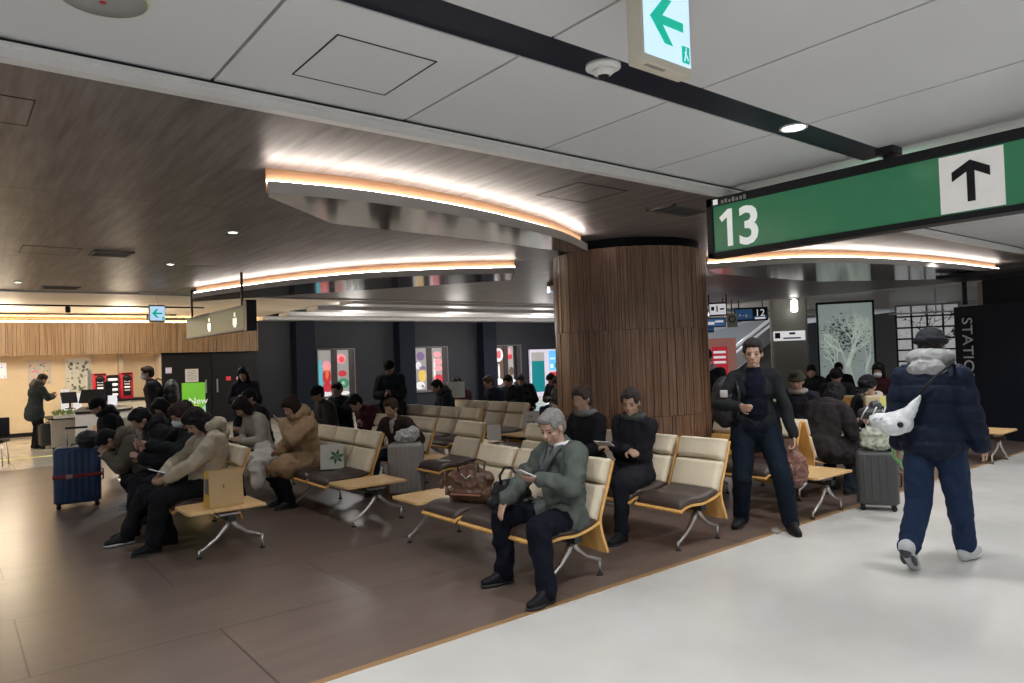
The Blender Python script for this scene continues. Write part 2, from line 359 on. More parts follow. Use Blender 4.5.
# curved light troughs
def smooth_curve(pts, n=8):
    P = [V((*p, 0)) for p in pts]; out = []
    P = [P[0] * 2 - P[1]] + P + [P[-1] * 2 - P[-2]]
    for i in range(1, len(P) - 2):
        for k in range(n):
            t = k / n; a, b, c, d = P[i - 1:i + 3]
            out.append(.5 * ((2 * b) + (-a + c) * t + (2 * a - 5 * b + 4 * c - d) * t * t + (-a + 3 * b - 3 * c + d) * t ** 3))
    out.append(P[-2]); return out
def trough(arc, back, lab, power=1.0):
    """crescent that hangs off the ceiling: its curved front edge is low, its rear edge meets the ceiling"""
    A = smooth_curve(arc); n = len(A); B = []
    for i in range(n):
        f = i / (n - 1) * (len(back) - 1); k = min(int(f), len(back) - 2); B.append(V((*back[k], 0)).lerp(V((*back[k + 1], 0)), f - k))
    t = thing('curved_cove_light', lab, 'ceiling light', (0, 0, 0), 0, 'curved cove lights of the ceiling')
    zf, zt = 2.785, 2.868
    vs_ = []; fs = []
    for a, b in zip(A, B): vs_ += [(a.x, a.y, zf), (b.x, b.y, zf)]
    for i in range(n - 1): fs.append((2 * i, 2 * i + 1, 2 * i + 3, 2 * i + 2))
    me = MB().add(vs_, fs, True); o = me.build('soffit', M_soffit, t)
    vs_ = []; fs = []
    for i, a in enumerate(A):
        d = (A[min(i + 1, n - 1)] - A[max(i - 1, 0)]).normalized(); nn = V((-d.y, d.x, 0))
        if nn.dot(B[i] - a) < 0: nn = -nn
        for off, z in ((0, zf), (0, zt), (.02, zt), (.02, zf + .01)): q = a + nn * off; vs_.append((q.x, q.y, z))
    for i in range(n - 1):
        for k in range(4): fs.append((4 * i + k, 4 * i + (k + 1) % 4, 4 * i + 4 + (k + 1) % 4, 4 * i + 4 + k))
    fs += [(0, 1, 2, 3), tuple(4 * (n - 1) + k for k in (3, 2, 1, 0))]
    MB().add(vs_, fs).build('fascia', M_fascia, t)
    # back board that keeps light out of the crescent, and the strip that glows behind the fascia lip
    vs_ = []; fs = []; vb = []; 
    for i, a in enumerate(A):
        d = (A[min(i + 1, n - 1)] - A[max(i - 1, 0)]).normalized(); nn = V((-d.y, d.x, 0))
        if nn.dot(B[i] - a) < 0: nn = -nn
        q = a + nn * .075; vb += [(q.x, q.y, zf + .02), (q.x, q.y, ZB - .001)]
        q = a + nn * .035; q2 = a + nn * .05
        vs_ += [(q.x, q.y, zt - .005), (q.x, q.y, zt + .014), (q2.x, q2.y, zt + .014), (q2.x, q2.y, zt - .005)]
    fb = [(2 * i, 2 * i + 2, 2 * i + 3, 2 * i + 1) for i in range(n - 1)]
    MB().add(vb, fb).build('back_board', mat('halo_tint_board', (.25, .13, .065), .7), t)  # orange halo of the strip is painted into the board colour
    # rear closing board
    vs2 = []
    for b_ in B: vs2 += [(b_.x, b_.y, zf), (b_.x, b_.y, ZB - .001)]
    MB().add(vs2, fb).build('rear_board', M_fascia, t)
    for i in range(n - 1):
        for k in range(4): fs.append((4 * i + k, 4 * i + (k + 1) % 4, 4 * i + 4 + (k + 1) % 4, 4 * i + 4 + k))
    m1 = 1 if n > 4 else 0
    MB().add(vs_, fs).build('light_strip', M_strip, t)
    # end caps
    for i in (0, n - 1):
        a, b = A[i], B[i]
        MB().add([(a.x, a.y, zf), (b.x, b.y, zf), (b.x, b.y, zt + .03), (a.x, a.y, zt)], [(0, 1, 2, 3)]).build('end_cap', M_fascia, t)
    return t
trough([(1.66, 4.59), (2.21, 4.52), (2.88, 4.56), (3.67, 4.72), (4.66, 5.06), (5.5, 5.52)], [(1.70, 4.70), (2.45, 5.36), (3.9, 5.46), (5.35, 5.68)],
       'long curved cove light glowing in the ceiling left of the wooden column')
trough([(3.12, 12.21), (3.68, 10.27), (4.29, 8.95), (5.07, 8.09), (6.02, 7.44)], [(3.3, 12.9), (6.5, 8.1)],
       'curved cove light farther back over the rear seats')
trough([(8.30, 6.0), (9.0, 5.02), (10.27, 4.54), (12.07, 4.28), (14.04, 4.22)], [(8.9, 6.3), (11.9, 6.3), (14.3, 4.9)],
       'curved cove light in the ceiling under the green sign at right')
trough([(8.0, 8.6), (8.35, 7.7), (9.1, 7.3), (10.4, 7.6)], [(8.5, 9.6), (10.6, 9.0)], 'short end of a curved cove light just right of the column top')
# ceiling track with spots over the counter
t = thing('track_light', 'black ceiling track with small spotlights in front of the counter wall', 'track light')
MB().box((-4, 17.0, 3.0), (4.6, 17.04, 3.03)).box((-4, 19.5, 3.0), (4.6, 19.54, 3.03)).build('rail', M_black, t)
for x, y in ((1.95, 17.02), (3.7, 17.02), (3.95, 19.52), (4.25, 19.52)):
    MB().lathe([(.03, 0), (.05, -.03), (.05, -.12), (.02, -.13)], 12, center=(x, y, 3.0)).build('spot_head', M_black, t)

# ------------------------------------------------------------------ walls
WY = 22.0
struct('wall_back', MB().box((4.76, WY, 0), (7.45, WY + .15, 3.4)), mat('dark_door_wall', (.016, .016, .02), .5, spec=.25))
struct('wall_back', MB().box((7.45, WY + .1, 0), (19.9, WY + .25, 3.4)), M_dark)
struct('wall_far', MB().box((19.9, WY + .1, 0), (27, WY + .25, 3.4)), M_dark)
for k, x in enumerate((8.6, 12.3, 15.9)):
    struct('trim_%d' % (12 + k), MB().box((x, WY - .3, 0), (x + .62, WY + .12, 3.2)), M_navy)
struct('wall_left', MB().box((-8, 22.6, 0), (4.76, 22.75, 3.16)), M_beige_wall)
struct('wall_left', MB().box((3.75, 22.3, 0), (3.85, 22.6, 2.2)).box((4.7, WY, 0), (4.76, 22.6, 2.2)), mat('pale_wall_edge', (.6, .52, .42), .6))
struct('baseboard_left', MB().box((-8, 22.57, 0), (4.7, 22.6, .1)), M_black)
mb = MB(); x = -8.0
while x < 7.4:
    w = random.choice((.045, .06, .09, .12)); mb.box((x, WY - .3 - random.choice((0, .012, .025)), 2.10), (min(x + w - .006, 7.4), WY - .2, 2.95)); x += w
mb.box((-8, WY - .2, 2.10), (7.4, WY + .02, 2.93))
struct('wall_header', mb, M_warmwood)
struct('trim_16', MB().box((-8, WY - .18, 2.97), (7.4, WY - .12, 3.0)), mat('warm_strip', (1, .8, .5), .5, emit=(1, .66, .32), estr=20))
# charcoal wall seams
mb = MB()
for x in (10.9, 14.6, 18.1): mb.box((x, WY + .094, 2.15), (x + .01, WY + .1, 3.3))
# right-hand side far walls
def wall_seg(name, a, b, z0, z1, m, th=.12):
    a = V((*a, 0)); b = V((*b, 0)); d = (b - a).normalized(); nn = V((-d.y, d.x, 0)) * th
    poly = [(a.x, a.y), (b.x, b.y), (b.x + nn.x, b.y + nn.y), (a.x + nn.x, a.y + nn.y)]
    return struct(name, MB().prism(poly, z0, z1), m)
M_greywall = mat('grey_panel_wall', (.045, .045, .05), .5, var=.1, vscale=1)
wall_seg('wall_right', (28.6, 10.5), (41, 23.4), 0, 3.0, M_greywall)
wall_seg('wall_right', (27, 4.5), (28.7, 10.3), 0, 3.36, M_greywall)
wall_seg('wall_far', (34, 20), (60, 44), 0, 3.4, mat('far_white_wall', (.38, .38, .4), .5))
wall_seg('wall_far', (27, 22), (40, 40), 0, 2.5, mat('far_pink_wall', (.42, .33, .31), .5))
# navy wall close to the corridor at right
T0 = V((14.05, 4.98, 0)); T1 = V((12.9, 2.2, 0))
wall_seg('wall_navy', (14.05, 4.98), (12.75, 1.9), 0, 2.27, M_navy)
d = (T1 - T0).normalized(); nrm = V((-1, .4, 0)).normalized()
tx = thing('wall_lettering', 'white vertical lettering running down the navy wall edge', 'lettering')
o = T0 + d * .17 + V((-.03, -.0, 2.08))
text('letters', 'STATION', .285, mat('letter_white', (.62, .64, .66), .5), tx, o, (0, 0, -1), d, ext=.004)
struct('wall_upper', MB().box((13.9, 4.72, 2.30), (13.95, 4.78, 2.8)).box((12.8, 1.5, 2.7), (13.95, 4.78, 2.76)).box((14.3, 1.5, 2.27), (14.35, 4.6, 2.75)), M_black)
struct('wall_upper', MB().box((15.0, 1.0, 2.2), (15.1, 4.9, 2.76)), mat('shelf_cream', (.34, .30, .25), .6))

# ------------------------------------------------------------------ the wood clad column
CX, CY, CR = 6.70, 6.03, .93
t = thing('wood_clad_column', 'big round column clad in brown vertical wood slats', 'column', (CX, CY, 0))
rnd = random.Random(3); mb = MB()
def col_ring(mb, z0, z1):
    a = 0.0
    while a < 2 * PI - .02:
        w = rnd.choice((.022, .03, .04, .05)) ; w = min(w, 2 * PI - a); r = CR + rnd.choice((0, .004, .008, .012))
        a0, a1 = a, a + w - .004
        p = [(r * math.cos(a0), r * math.sin(a0)), (r * math.cos(a1), r * math.sin(a1)), ((CR - .03) * math.cos(a1), (CR - .03) * math.sin(a1)), ((CR - .03) * math.cos(a0), (CR - .03) * math.sin(a0))]
        mb.prism(p, z0, z1); a += w
for z0, z1 in ((.1, .93), (.935, 1.92), (1.925, 2.86)): col_ring(mb, z0, z1)
mb.build('slat_cladding', M_pillarwood, t)
MB().lathe([(CR - .01, 0), (CR - .01, .1), (CR - .02, .1)], 64).build('base_band', M_black, t)
MB().lathe([(CR - .03, .1), (CR - .03, 2.86), (CR - .06, 2.86), (CR - .06, ZB)], 64).build('core', M_black, t)

# ------------------------------------------------------------------ beam seating
def sheet(mb, prof, th, y0, y1, T=None):
    """curved board: profile of (x,z) points given a thickness, swept between y0 and y1"""
    n = len(prof); top = []; bot = []
    for i, (x, z) in enumerate(prof):
        a = prof[max(i - 1, 0)]; b = prof[min(i + 1, n - 1)]; dx, dz = b[0] - a[0], b[1] - a[1]; l = math.hypot(dx, dz)
        nx, nz = -dz / l * th / 2, dx / l * th / 2
        top.append((x + nx, z + nz)); bot.append((x - nx, z - nz))
    poly = top + bot[::-1]; m = len(poly)
    vs_ = [(x, y0, z) for x, z in poly] + [(x, y1, z) for x, z in poly]
    fs = [(i, (i + 1) % m, (i + 1) % m + m, i + m) for i in range(m)]
    for i in range(n - 1): j = m - 1 - i; fs.append((i, j, j - 1, i + 1)); fs.append((i + m, i + 1 + m, j - 1 + m, j + m))
    return mb.add(vs_, fs, False, T)
def spl(pts, n=5):
    return [(q.x, q.y) for q in smooth_curve(pts, n)]
W = .25
SEAT = {}
def make_seat_meshes():
    b = MB(); sheet(b, spl([(-.03, .86), (.045, .66), (.12, .47), (.115, .36), (.06, .20)]), .022, -W, W)
    SEAT['seat_shell'] = (b, M_ply, .003)
    b = MB(); sheet(b, spl([(.13, .43), (.24, .40), (.38, .378), (.52, .385), (.62, .375), (.68, .345)]), .02, -W, W)
    SEAT['seat_board'] = (b, M_ply, .003)
    b = MB()   # seat cushion: swept rounded rectangle
    def cushion(path, wid, th, edge=.035, m=10):
        P = [V((x, 0, z)) for x, z in spl(path, 4)]; n = len(P); vs_ = []; fs = []
        for i, p in enumerate(P):
            d = (P[min(i + 1, n - 1)] - P[max(i - 1, 0)]).normalized(); nn = V((-d.z, 0, d.x))
            u = min(i, n - 1 - i) / (n - 1); k = min(1, (u / .09)) ; k = math.sqrt(max(.12, 1 - (1 - k) ** 2))
            hh = th * k; ww = wid * (1 - .04 * (1 - k))
            ring = [(-ww, 0), (-ww, hh * .55), (-ww + edge * .4, hh * .85), (-ww + edge, hh), (-ww * .3, hh * 1.04), (ww * .3, hh * 1.04), (ww - edge, hh), (ww - edge * .4, hh * .85), (ww, hh * .55), (ww, 0)]
            for yy, h in ring: q = p + nn * h; vs_.append((q.x, yy, q.z))
        m = 10
        for i in range(n - 1):
            for k in range(m): fs.append((i * m + k, i * m + (k + 1) % m, (i + 1) * m + (k + 1) % m, (i + 1) * m + k))
        fs.append(tuple(range(m))); fs.append(tuple((n - 1) * m + k for k in range(m - 1, -1, -1)))
        return MB().add(vs_, fs, True)
    SEAT['seat_cushion'] = (cushion([(.66, .362), (.54, .397), (.38, .39), (.22, .418), (.15, .44)][::-1], W - .008, .06), M_brownpad, 0)
    c = cushion([(.16, .44), (.135, .50), (.088, .60), (.05, .685)][::-1], W - .008, .075); SEAT['back_cushion'] = (c, M_beige, 0)
    c = cushion([(.048, .69), (.02, .76), (-.008, .83), (-.018, .875)][::-1], W - .008, .08); SEAT['head_cushion'] = (c, M_beige, 0)
make_seat_meshes()
# cushions must bulge towards the sitter: +x for the back, +z for the seat
for k in ('back_cushion', 'head_cushion'):
    b = SEAT[k][0]; b.v = b.v
SM = {}
for k, (b, m, bv) in SEAT.items():
    me = b.mesh(k); bm = bmesh.new(); bm.from_mesh(me); bmesh.ops.recalc_face_normals(bm, faces=bm.faces); bm.to_mesh(me); bm.free(); me.materials.append(m); SM[k] = me
def leg_mesh():
    b = MB()
    b.tube([(.30, 0, .36), (.30, 0, .27)], .026, 10)
    b.tube([(.30, 0, .30), (.34, 0, .235), (.42, 0, .15), (.53, 0, .075), (.565, 0, .06)], [.024, .024, .018, .014, .013], 8)
    b.tube([(.30, 0, .30), (.25, 0, .235), (.16, 0, .165), (.05, 0, .125), (.02, 0, .11)], [.024, .024, .018, .014, .013], 8)
    b.tube([(.565, 0, .075), (.565, 0, .012)], .012, 8); b.tube([(.02, 0, .125), (.02, 0, .012)], .012, 8)
    b.box((.22, -.035, .345), (.40, .035, .362))
    return b
me = leg_mesh().mesh('support_leg'); me.materials.append(M_alu); SM['support_leg'] = me
me = MB().lathe([(.026, 0), (.026, .006), (.014, .014)], 12).mesh('foot_pad'); me.materials.append(M_black); SM['foot_pad'] = me
b = MB(); b.prism([(.02, -.25), (.66, -.235), (.68, -.20), (.68, .20), (.66, .235), (.02, .25)], .398, .422); me = b.mesh('table_top'); me.materials.append(M_tabletop); SM['table_top'] = me
SEAT_CLR = {}
def seating(u, v0, units, label, face=-1, legs=None, group='linked waiting seats', rz=None):
    """units: string of S (seat) and T (table), ordered away from the corridor (increasing Y); u = X of the back top"""
    r = PI if face < 0 else 0
    if rz is not None: r = rz
    t = thing('linked_seating', label, 'seating', (u, v0, 0), r, group)
    s = -1 if face < 0 else 1
    p = .55; n = len(units)
    for i, c in enumerate(units):
        y = s * (p * (i + .5))
        if c == 'S':
            a = link('seat', SM['seat_shell'], None, t, (0, y, 0), .003)
            link('seat_board', SM['seat_board'], None, a, None, .003)
            for k in ('seat_cushion', 'back_cushion', 'head_cushion'): link(k, SM[k], None, a)
        elif c == 'T':
            link('table_top', SM['table_top'], None, t, (0, y, 0), .004)
    y0, y1 = sorted((s * .08, s * (p * n - .08)))
    MB().box((.27, y0, .30), (.34, y1, .345)).build('support_beam', mat('beam_dark', (.05, .05, .05), .4, metal=.6), t)
    if legs is None: legs = [.16, p * n - .16] + ([p * n / 2] if n > 4 else [])
    for L in legs:
        g = link('support_leg', SM['support_leg'], None, t, (0, s * L, 0))
        for x in (.565, .02): link('foot_pad', SM['foot_pad'], None, g, (x, 0, 0))
    return t
seating(3.84, 3.67, 'SSST', 'seat row in front where a person in a green jacket reads a phone')
seating(5.31, 3.67, 'SSSSS', 'seat row just before the wooden column, two empty cream seats nearest the corridor')
seating(2.25, 6.40, 'TSSSSS', 'left seat row with a paper bag on its end table', group='linked waiting seats')
seating(3.75, 6.50, 'TSSSSS', 'second seat row of the left block, with a white and green bag on it')
seating(5.06, 6.90, 'STSSS', 'middle seat row behind the grey suitcase')
seating(6.42, 8.3, 'TSSSSS', 'small far seat row with three cream backs in a line, left of the column')
seating(7.62, 8.6, 'TSSSS', 'far seat row with two wide cream backs beside the column')
rc = seating(7.05, 3.44, 'TSS', 'seat row right of the column with brown backs and an orange wooden end table')
ks = [c for c in rc.children if c.name.startswith('seat.') or c.name == 'seat']
for q, mm in zip(ks, (mat('brown_back_pad', (.10, .05, .03), .5), M_ply)):
    for c in q.children:
        if c.name.startswith('back_cushion'): c.data = c.data.copy(); c.data.materials.clear(); c.data.materials.append(mm); c['label'] = 'brown back cushion' if mm != M_ply else 'orange wooden back'
seating(7.16, 3.97, 'SS', 'cream seats back to back with the row of the orange end table, facing the trolley', face=1)
seating(9.0, 3.60, 'SSSS', 'seat row facing the orange end table, mostly behind people at right')
seating(10.95, 3.35, 'TSSS', 'far seat row by the navy wall, ending in a light wood table', face=1)
seating(3.0, 13.4, 'SS', 'pale seats before the white service counter', rz=R(-70), legs=[.27, .8])
seating(9.9, 7.6, 'SSSS', 'dark far seat row on the right of the column')
t = thing('waiting_chair', 'black chair with thin silver legs cut by the left picture edge', 'chair', (.62, 16.0, 0), -.3)
MB().rbox((-.22, -.20, .42), (.22, .22, .47), .02).build('seat', M_black, t); MB().rbox((-.22, .18, .50), (.22, .22, .86), .02).build('backrest', M_black, t)
for a in (-1, 1):
    for b_ in (-1, 1): MB().tube([(a * .2, b_ * .19, 0), (a * .18, b_ * .17, .42)], .012, 8).build('leg', M_alu, t)

# ------------------------------------------------------------------ hanging signs
M_green = mat('sign_green', (.035, .17, .085), .25, emit=(.06, .34, .15), estr=.12)
M_signwhite = mat('sign_white', (.7, .72, .7), .3, emit=(.8, .85, .8), estr=.35)
t = thing('hanging_sign', 'long green hanging sign with number 13 and an up arrow panel', 'sign', (5.2, 0, 0))
MB().box((0.004, .2, 2.50), (.12, 3.68, 2.90)).build('panel', M_green, t, fixn=True)
MB().box((-.012, .2, 2.895), (.135, 3.74, 2.965)).box((-.012, .2, 2.455), (.135, 3.74, 2.498)).box((-.012, 3.68, 2.455), (.135, 3.74, 2.965)).build('frame', M_black, t, bevel=.004)
MB().box((.03, 3.70, 2.96), (.08, 3.74, 3.05)).box((.0, 3.68, 3.035), (.11, 3.76, 3.05)).build('hanger', M_black, t)
MB().box((.03, 2.20, 2.96), (.08, 2.26, 3.03)).box((-.02, 2.17, 3.0), (.13, 2.29, 3.05)).build('hanger', M_black, t)
text('number', '3', .44, M_signwhite, t, V((-.002, 3.445, 2.535)), (0, -1, 0), squeeze=1.0, fat=.009)
flat([(.075, 0), (.125, 0), (.125, .315), (.085, .315), (0, .255), (.022, .215), (.075, .25)], (-.002, 3.615, 2.535), (0, -1, 0), (0, 0, 1)).build('number', M_signwhite, t)
for k, hh in enumerate((.028, .034, .022, .036, .026, .03, .034)): MB().box((-.015, 3.585 - .036 * k, 2.905), (-.012, 3.562 - .036 * k, 2.905 + hh)).build('small_print', mat('print_dim', (.3, .32, .3), .5), t)
MB().box((-.016, 3.62, 2.905), (-.012, 3.665, 2.95)).build('small_mark', M_signwhite, t)
pl = MB().box((-.004, 1.52, 2.508), (.006, 1.89, 2.885)).build('arrow_panel', mat('panel_white', (.74, .72, .70), .4, emit=(.8, .78, .75), estr=.2), t)
def up_arrow(w, h, th):  # head like an open chevron with a stem
    return [(-th / 2, 0), (th / 2, 0), (th / 2, h - th * 1.6), (w / 2, h - w * .5 - th * .35), (w / 2, h - w * .5 + th), (0, h), (-w / 2, h - w * .5 + th), (-w / 2, h - w * .5 - th * .35), (-th / 2, h - th * 1.6)]
flat(up_arrow(.22, .27, .046), (5.194 - 5.2, 1.705, 2.565), (0, -1, 0), (0, 0, 1)).build('arrow', M_black, t)

def left_arrow(s):
    return [(0, .5 * s), (.42 * s, .95 * s), (.66 * s, .95 * s), (.36 * s, .59 * s), (1.0 * s, .59 * s), (1.0 * s, .41 * s), (.36 * s, .41 * s), (.66 * s, .05 * s), (.42 * s, .05 * s)]
def exit_sign(x, y, z, w, h, lab, rz=0):
    t = thing('exit_sign', lab, 'sign', (x, y, z), rz)
    MB().rbox((-.015 * w / .3, 0.0, -.03), (w + .015 * w / .3, .07, h + .03), .006, 2).build('housing', mat('sign_housing', (.62, .57, .46), .5), t)
    MB().box((0, -.004, 0), (w, .0, h)).build('lit_face', mat('exit_face', (.6, .75, .85), .3, emit=(.50, .72, 1.0), estr=.6), t)
    m = mat('exit_green', (0, .35, .24), .4, emit=(0.0, .45, .30), estr=.5)
    flat(left_arrow(w * .72), (w * .12, -.004, h * .5 - w * .36), (1, 0, 0), (0, 0, 1)).build('arrow', m, t)
    mb = flat(rectp(0, 0, w * .16, h * .22), (w * .8, -.004, h * .04), (1, 0, 0), (0, 0, 1)); mb.build('door_symbol', m, t)
    # running figure in white on the small door symbol
    mb = MB(); o = (w * .8, -.0075, h * .04); X = (1, 0, 0); Z = (0, 0, 1)
    for q in ([(.03, .02), (.05, .02), (.075, .1), (.06, .11)], [(.06, .09), (.09, .13), (.085, .17), (.05, .15)], [(.08, .09), (.12, .03), (.13, .05), (.09, .12)], [(.075, .175), (.095, .175), (.095, .2), (.075, .2)]):
        b = flat([(a * w, c * h) for a, c in q], o, X, Z, .001); mb.v += [] ; mb.add(b.v, b.f)
    mb.build('running_figure', mat('exit_face', ), t)
    mb = MB()
    for k in range(6): mb.box((w * (.1 + k * .07), -.001 + .012, -.0312), (w * (.15 + k * .07), .03, -.030))
    mb.build('stamp_marks', mat('stamp_grey', (.25, .23, .2), .5), t)
    return t
t = exit_sign(2.00, 1.68, 2.75, .265, .29, 'lit white sign with green left arrow hanging from the near ceiling')
MB().box((.11, .02, .33), (.17, .06, .36)).build('hanger', M_black, t)
t = exit_sign(2.72, 13.3, 2.49, .23, .24, 'small far lit sign with a green left arrow over the counter')
MB().box((.105, .03, .27), (.115, .04, .50)).build('hanger', M_alu, t)
MB().box((-.15, .0, .465), (.35, .08, .48)).build('ceiling_plate', M_white, t)
# olive hanging sign far left
t = thing('hanging_sign', 'olive green hanging sign with two white symbols, far left', 'sign', (3.2, 0, 0))
MB().box((0, 9.93, 2.17), (.1, 12.9, 2.47)).build('panel', mat('sign_olive', (.06, .078, .03), .45, spec=.2, emit=(.3, .36, .16), estr=.09), t)
MB().box((-.008, 9.9, 2.15), (.108, 12.93, 2.175)).box((-.008, 9.9, 2.465), (.108, 12.93, 2.50)).box((-.008, 9.78, 2.14), (.13, 9.93, 2.56)).build('frame', M_black, t)
MB().box((.03, 10.1, 2.5), (.06, 10.13, 2.97)).box((.03, 12.7, 2.5), (.06, 12.73, 2.97)).build('hanger', M_black, t)
for k, (yy) in enumerate((11.55, 10.3)):
    mb = MB(); w = .22
    for q in ([(-.05, .0), (.05, .0), (.05, .13), (-.05, .13)], [(-.035, .15), (.035, .15), (.035, .21), (-.035, .21)], [(-.09, .03), (-.065, .03), (-.065, .13), (-.09, .13)], [(.065, .03), (.09, .03), (.09, .13), (.065, .13)]):
        b = flat(q, (-.004, yy, 2.21), (0, -1, 0), (0, 0, 1)); mb.add(b.v, b.f)
    mb.build('restroom_symbol' if k == 0 else 'symbol', M_signwhite, t)

# ------------------------------------------------------------------ back wall display cases
def blob_disc(mb, x, z, r, n=14, sx=1, sz=1, y=0, th=.012):
    return mb.add([(x + sx * r * math.cos(2 * PI * k / n), y - dy, z + sz * r * math.sin(2 * PI * k / n)) for dy in (0, th) for k in range(n)],
                  [tuple(range(n)), tuple(n + k for k in range(n - 1, -1, -1))] + [(k, (k + 1) % n, (k + 1) % n + n, k + n) for k in range(n)])
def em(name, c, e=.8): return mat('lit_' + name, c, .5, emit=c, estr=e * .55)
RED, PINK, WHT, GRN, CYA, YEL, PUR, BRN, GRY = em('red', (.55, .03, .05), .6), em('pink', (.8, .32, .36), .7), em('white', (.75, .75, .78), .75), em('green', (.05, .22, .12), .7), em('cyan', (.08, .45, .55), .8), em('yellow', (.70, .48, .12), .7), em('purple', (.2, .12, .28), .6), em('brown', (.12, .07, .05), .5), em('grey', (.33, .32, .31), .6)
def display_case(x0, x1, lab, posters):
    t = thing('display_case', lab, 'display case', (x0, WY + .1, 0)); w = x1 - x0; z0, z1 = .55, 2.1
    MB().box((-.05, -.10, z0 - .06), (w + .05, .0, z0)).box((-.05, -.08, z1), (w + .05, 0, z1 + .03)).box((-.05, -.08, z0), (-.01, 0, z1)).box((w, -.08, z0), (w + .04, 0, z1)).build('frame', mat('case_frame', (.16, .15, .15), .4), t)
    MB().box((w * .36, -.06, z0), (w * .52, 0, z1)).box((w * .86, -.06, z0), (w, 0, z1)).build('shutter', mat('case_dark', (.05, .035, .04), .4), t)
    for k, (a, b, base, shapes) in enumerate(posters):
        p = MB().box((w * a, -.02, z0 + .01), (w * b, -.005, z1 - .02)).build('poster', base, t)
        for (px, pz, r, m, sx, sz, nm) in shapes:
            blob_disc(MB(), w * (a + (b - a) * px), z0 + (z1 - z0) * pz, r, 14, sx, sz, -.021).build(nm, m, p)
    return t
display_case(9.46, 10.72, 'lit display case at left of the dark wall, teal strip and red ornaments',
  [(.0, .36, GRY, [(.14, .45, .06, CYA, 1.2, 9, 'teal_strip'), (.65, .65, .15, PINK, 1, 1.2, 'ornament'), (.65, .42, .15, RED, 1, 1.6, 'ornament'), (.68, .2, .15, RED, 1, 1.1, 'ornament'), (.65, .5, .07, YEL, .8, 3, 'ribbon'), (.6, .06, .13, WHT, 1.4, .6, 'base_card')]),
   (.52, .86, GRY, [(.35, .80, .17, PINK, 1, 1, 'ornament'), (.4, .78, .10, RED, 1, 1, 'ornament'), (.45, .48, .15, RED, 1, .7, 'ornament'), (.5, .27, .19, GRN, 1.1, .9, 'wreath'), (.5, .27, .07, WHT, 1, 1, 'ornament'), (.6, .06, .13, WHT, 1.4, .5, 'base_card')])])
display_case(13.1, 14.45, 'middle lit display case, yellow figure beside stacked pink pieces',
  [(.0, .36, GRY, [(.5, .8, .16, PUR, 1, 1, 'ornament'), (.3, .58, .12, WHT, 1, 1.2, 'ornament'), (.6, .52, .13, PUR, 1.2, .6, 'ribbon'), (.6, .35, .17, YEL, 1, 1.4, 'figure'), (.4, .12, .17, WHT, 1.2, .8, 'base_card'), (.6, .1, .06, BRN, 1, 1, 'ornament')]),
   (.52, .86, GRY, [(.25, .45, .04, WHT, 1, 12, 'strip'), (.55, .83, .12, PINK, 1.4, .9, 'pink_piece'), (.6, .66, .13, PINK, 1.4, .9, 'pink_piece'), (.6, .5, .13, PINK, 1.4, .8, 'pink_piece'), (.6, .25, .17, RED, 1.3, 1, 'red_piece'), (.5, .06, .13, WHT, 1.2, .6, 'base_card')])])
display_case(16.65, 17.95, 'lit display case next to the wooden column, white balloon with red print',
  [(.0, .44, BRN, [(.38, .77, .235, WHT, 1, 1.15, 'balloon'), (.42, .78, .12, RED, 1, 1.3, 'red_print'), (.4, .35, .04, WHT, 1, 8, 'pillar_piece'), (.4, .1, .18, WHT, 1, .7, 'base_card')]),
   (.52, .74, GRY, [(.3, .8, .08, PINK, 1, 3, 'strip'), (.4, .72, .11, RED, 1, 1, 'red_piece'), (.6, .35, .12, BRN, 1, 1.4, 'ornament'), (.6, .1, .14, WHT, 1.4, .5, 'base_card')])])
# advertising kiosk beside the column
t = thing('advertising_board', 'white lit advertising board with teal and blue panels beside the column', 'advertising board', (18.35, WY - .1, 0))
MB().rbox((0, 0, 0), (1.75, .12, 1.92), .03).build('frame', em('board', (.60, .56, .66), .6), t)
MB().box((.06, -.02, .2), (.72, 0, 1.45)).build('teal_panel', em('teal', (.0, .17, .19), .6), t)
MB().box((.06, -.02, 1.45), (.72, 0, 1.80)).build('grey_panel', GRY, t)
p = MB().box((1.0, -.02, 1.05), (1.7, 0, 1.85)).build('blue_panel', em('blue', (.10, .42, .85), .9), t)
for a, b, c, d in ((1.05, 1.5, 1.3, 1.56), (1.38, 1.62, 1.62, 1.75), (1.05, 1.14, 1.2, 1.3), (1.3, 1.15, 1.62, 1.35)): MB().box((a, -.03, b), (c, -.02, d)).build('picture_patch', em('patch', (.6, .75, .9), .9) if a < 1.2 else GRN, p)
MB().box((1.0, -.02, .78), (1.7, 0, .98)).build('red_panel', RED, t)
# white notice and small wall marks
def notice(name, lab, x0, z0, x1, z1, m, lines=0, y=WY - .022, cat='notice'):
    t = thing(name, lab, cat, (x0, y, z0)); MB().box((0, -.008, 0), (x1 - x0, 0, z1 - z0)).build('sheet', m, t)
    if lines:
        mb = MB(); h = z1 - z0
        for k in range(lines): mb.box(((x1 - x0) * .15, -.010, h * (.85 - .7 * k / max(1, lines - 1))), ((x1 - x0) * .85, -.008, h * (.88 - .7 * k / max(1, lines - 1))))
        mb.build('printed_lines', mat('print_grey', (.2, .2, .2), .6), t)
    return t
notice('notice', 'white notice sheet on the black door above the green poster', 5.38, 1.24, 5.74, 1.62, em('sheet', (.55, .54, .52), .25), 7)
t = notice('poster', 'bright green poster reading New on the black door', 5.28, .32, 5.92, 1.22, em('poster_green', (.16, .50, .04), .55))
t['category'] = 'poster'
text('word', 'New', .27, WHT, t, V((.17, -.012, .28)), (1, 0, 0)); MB().box((.25, -.012, .18), (.45, -.008, .24)).build('yellow_line', YEL, t)
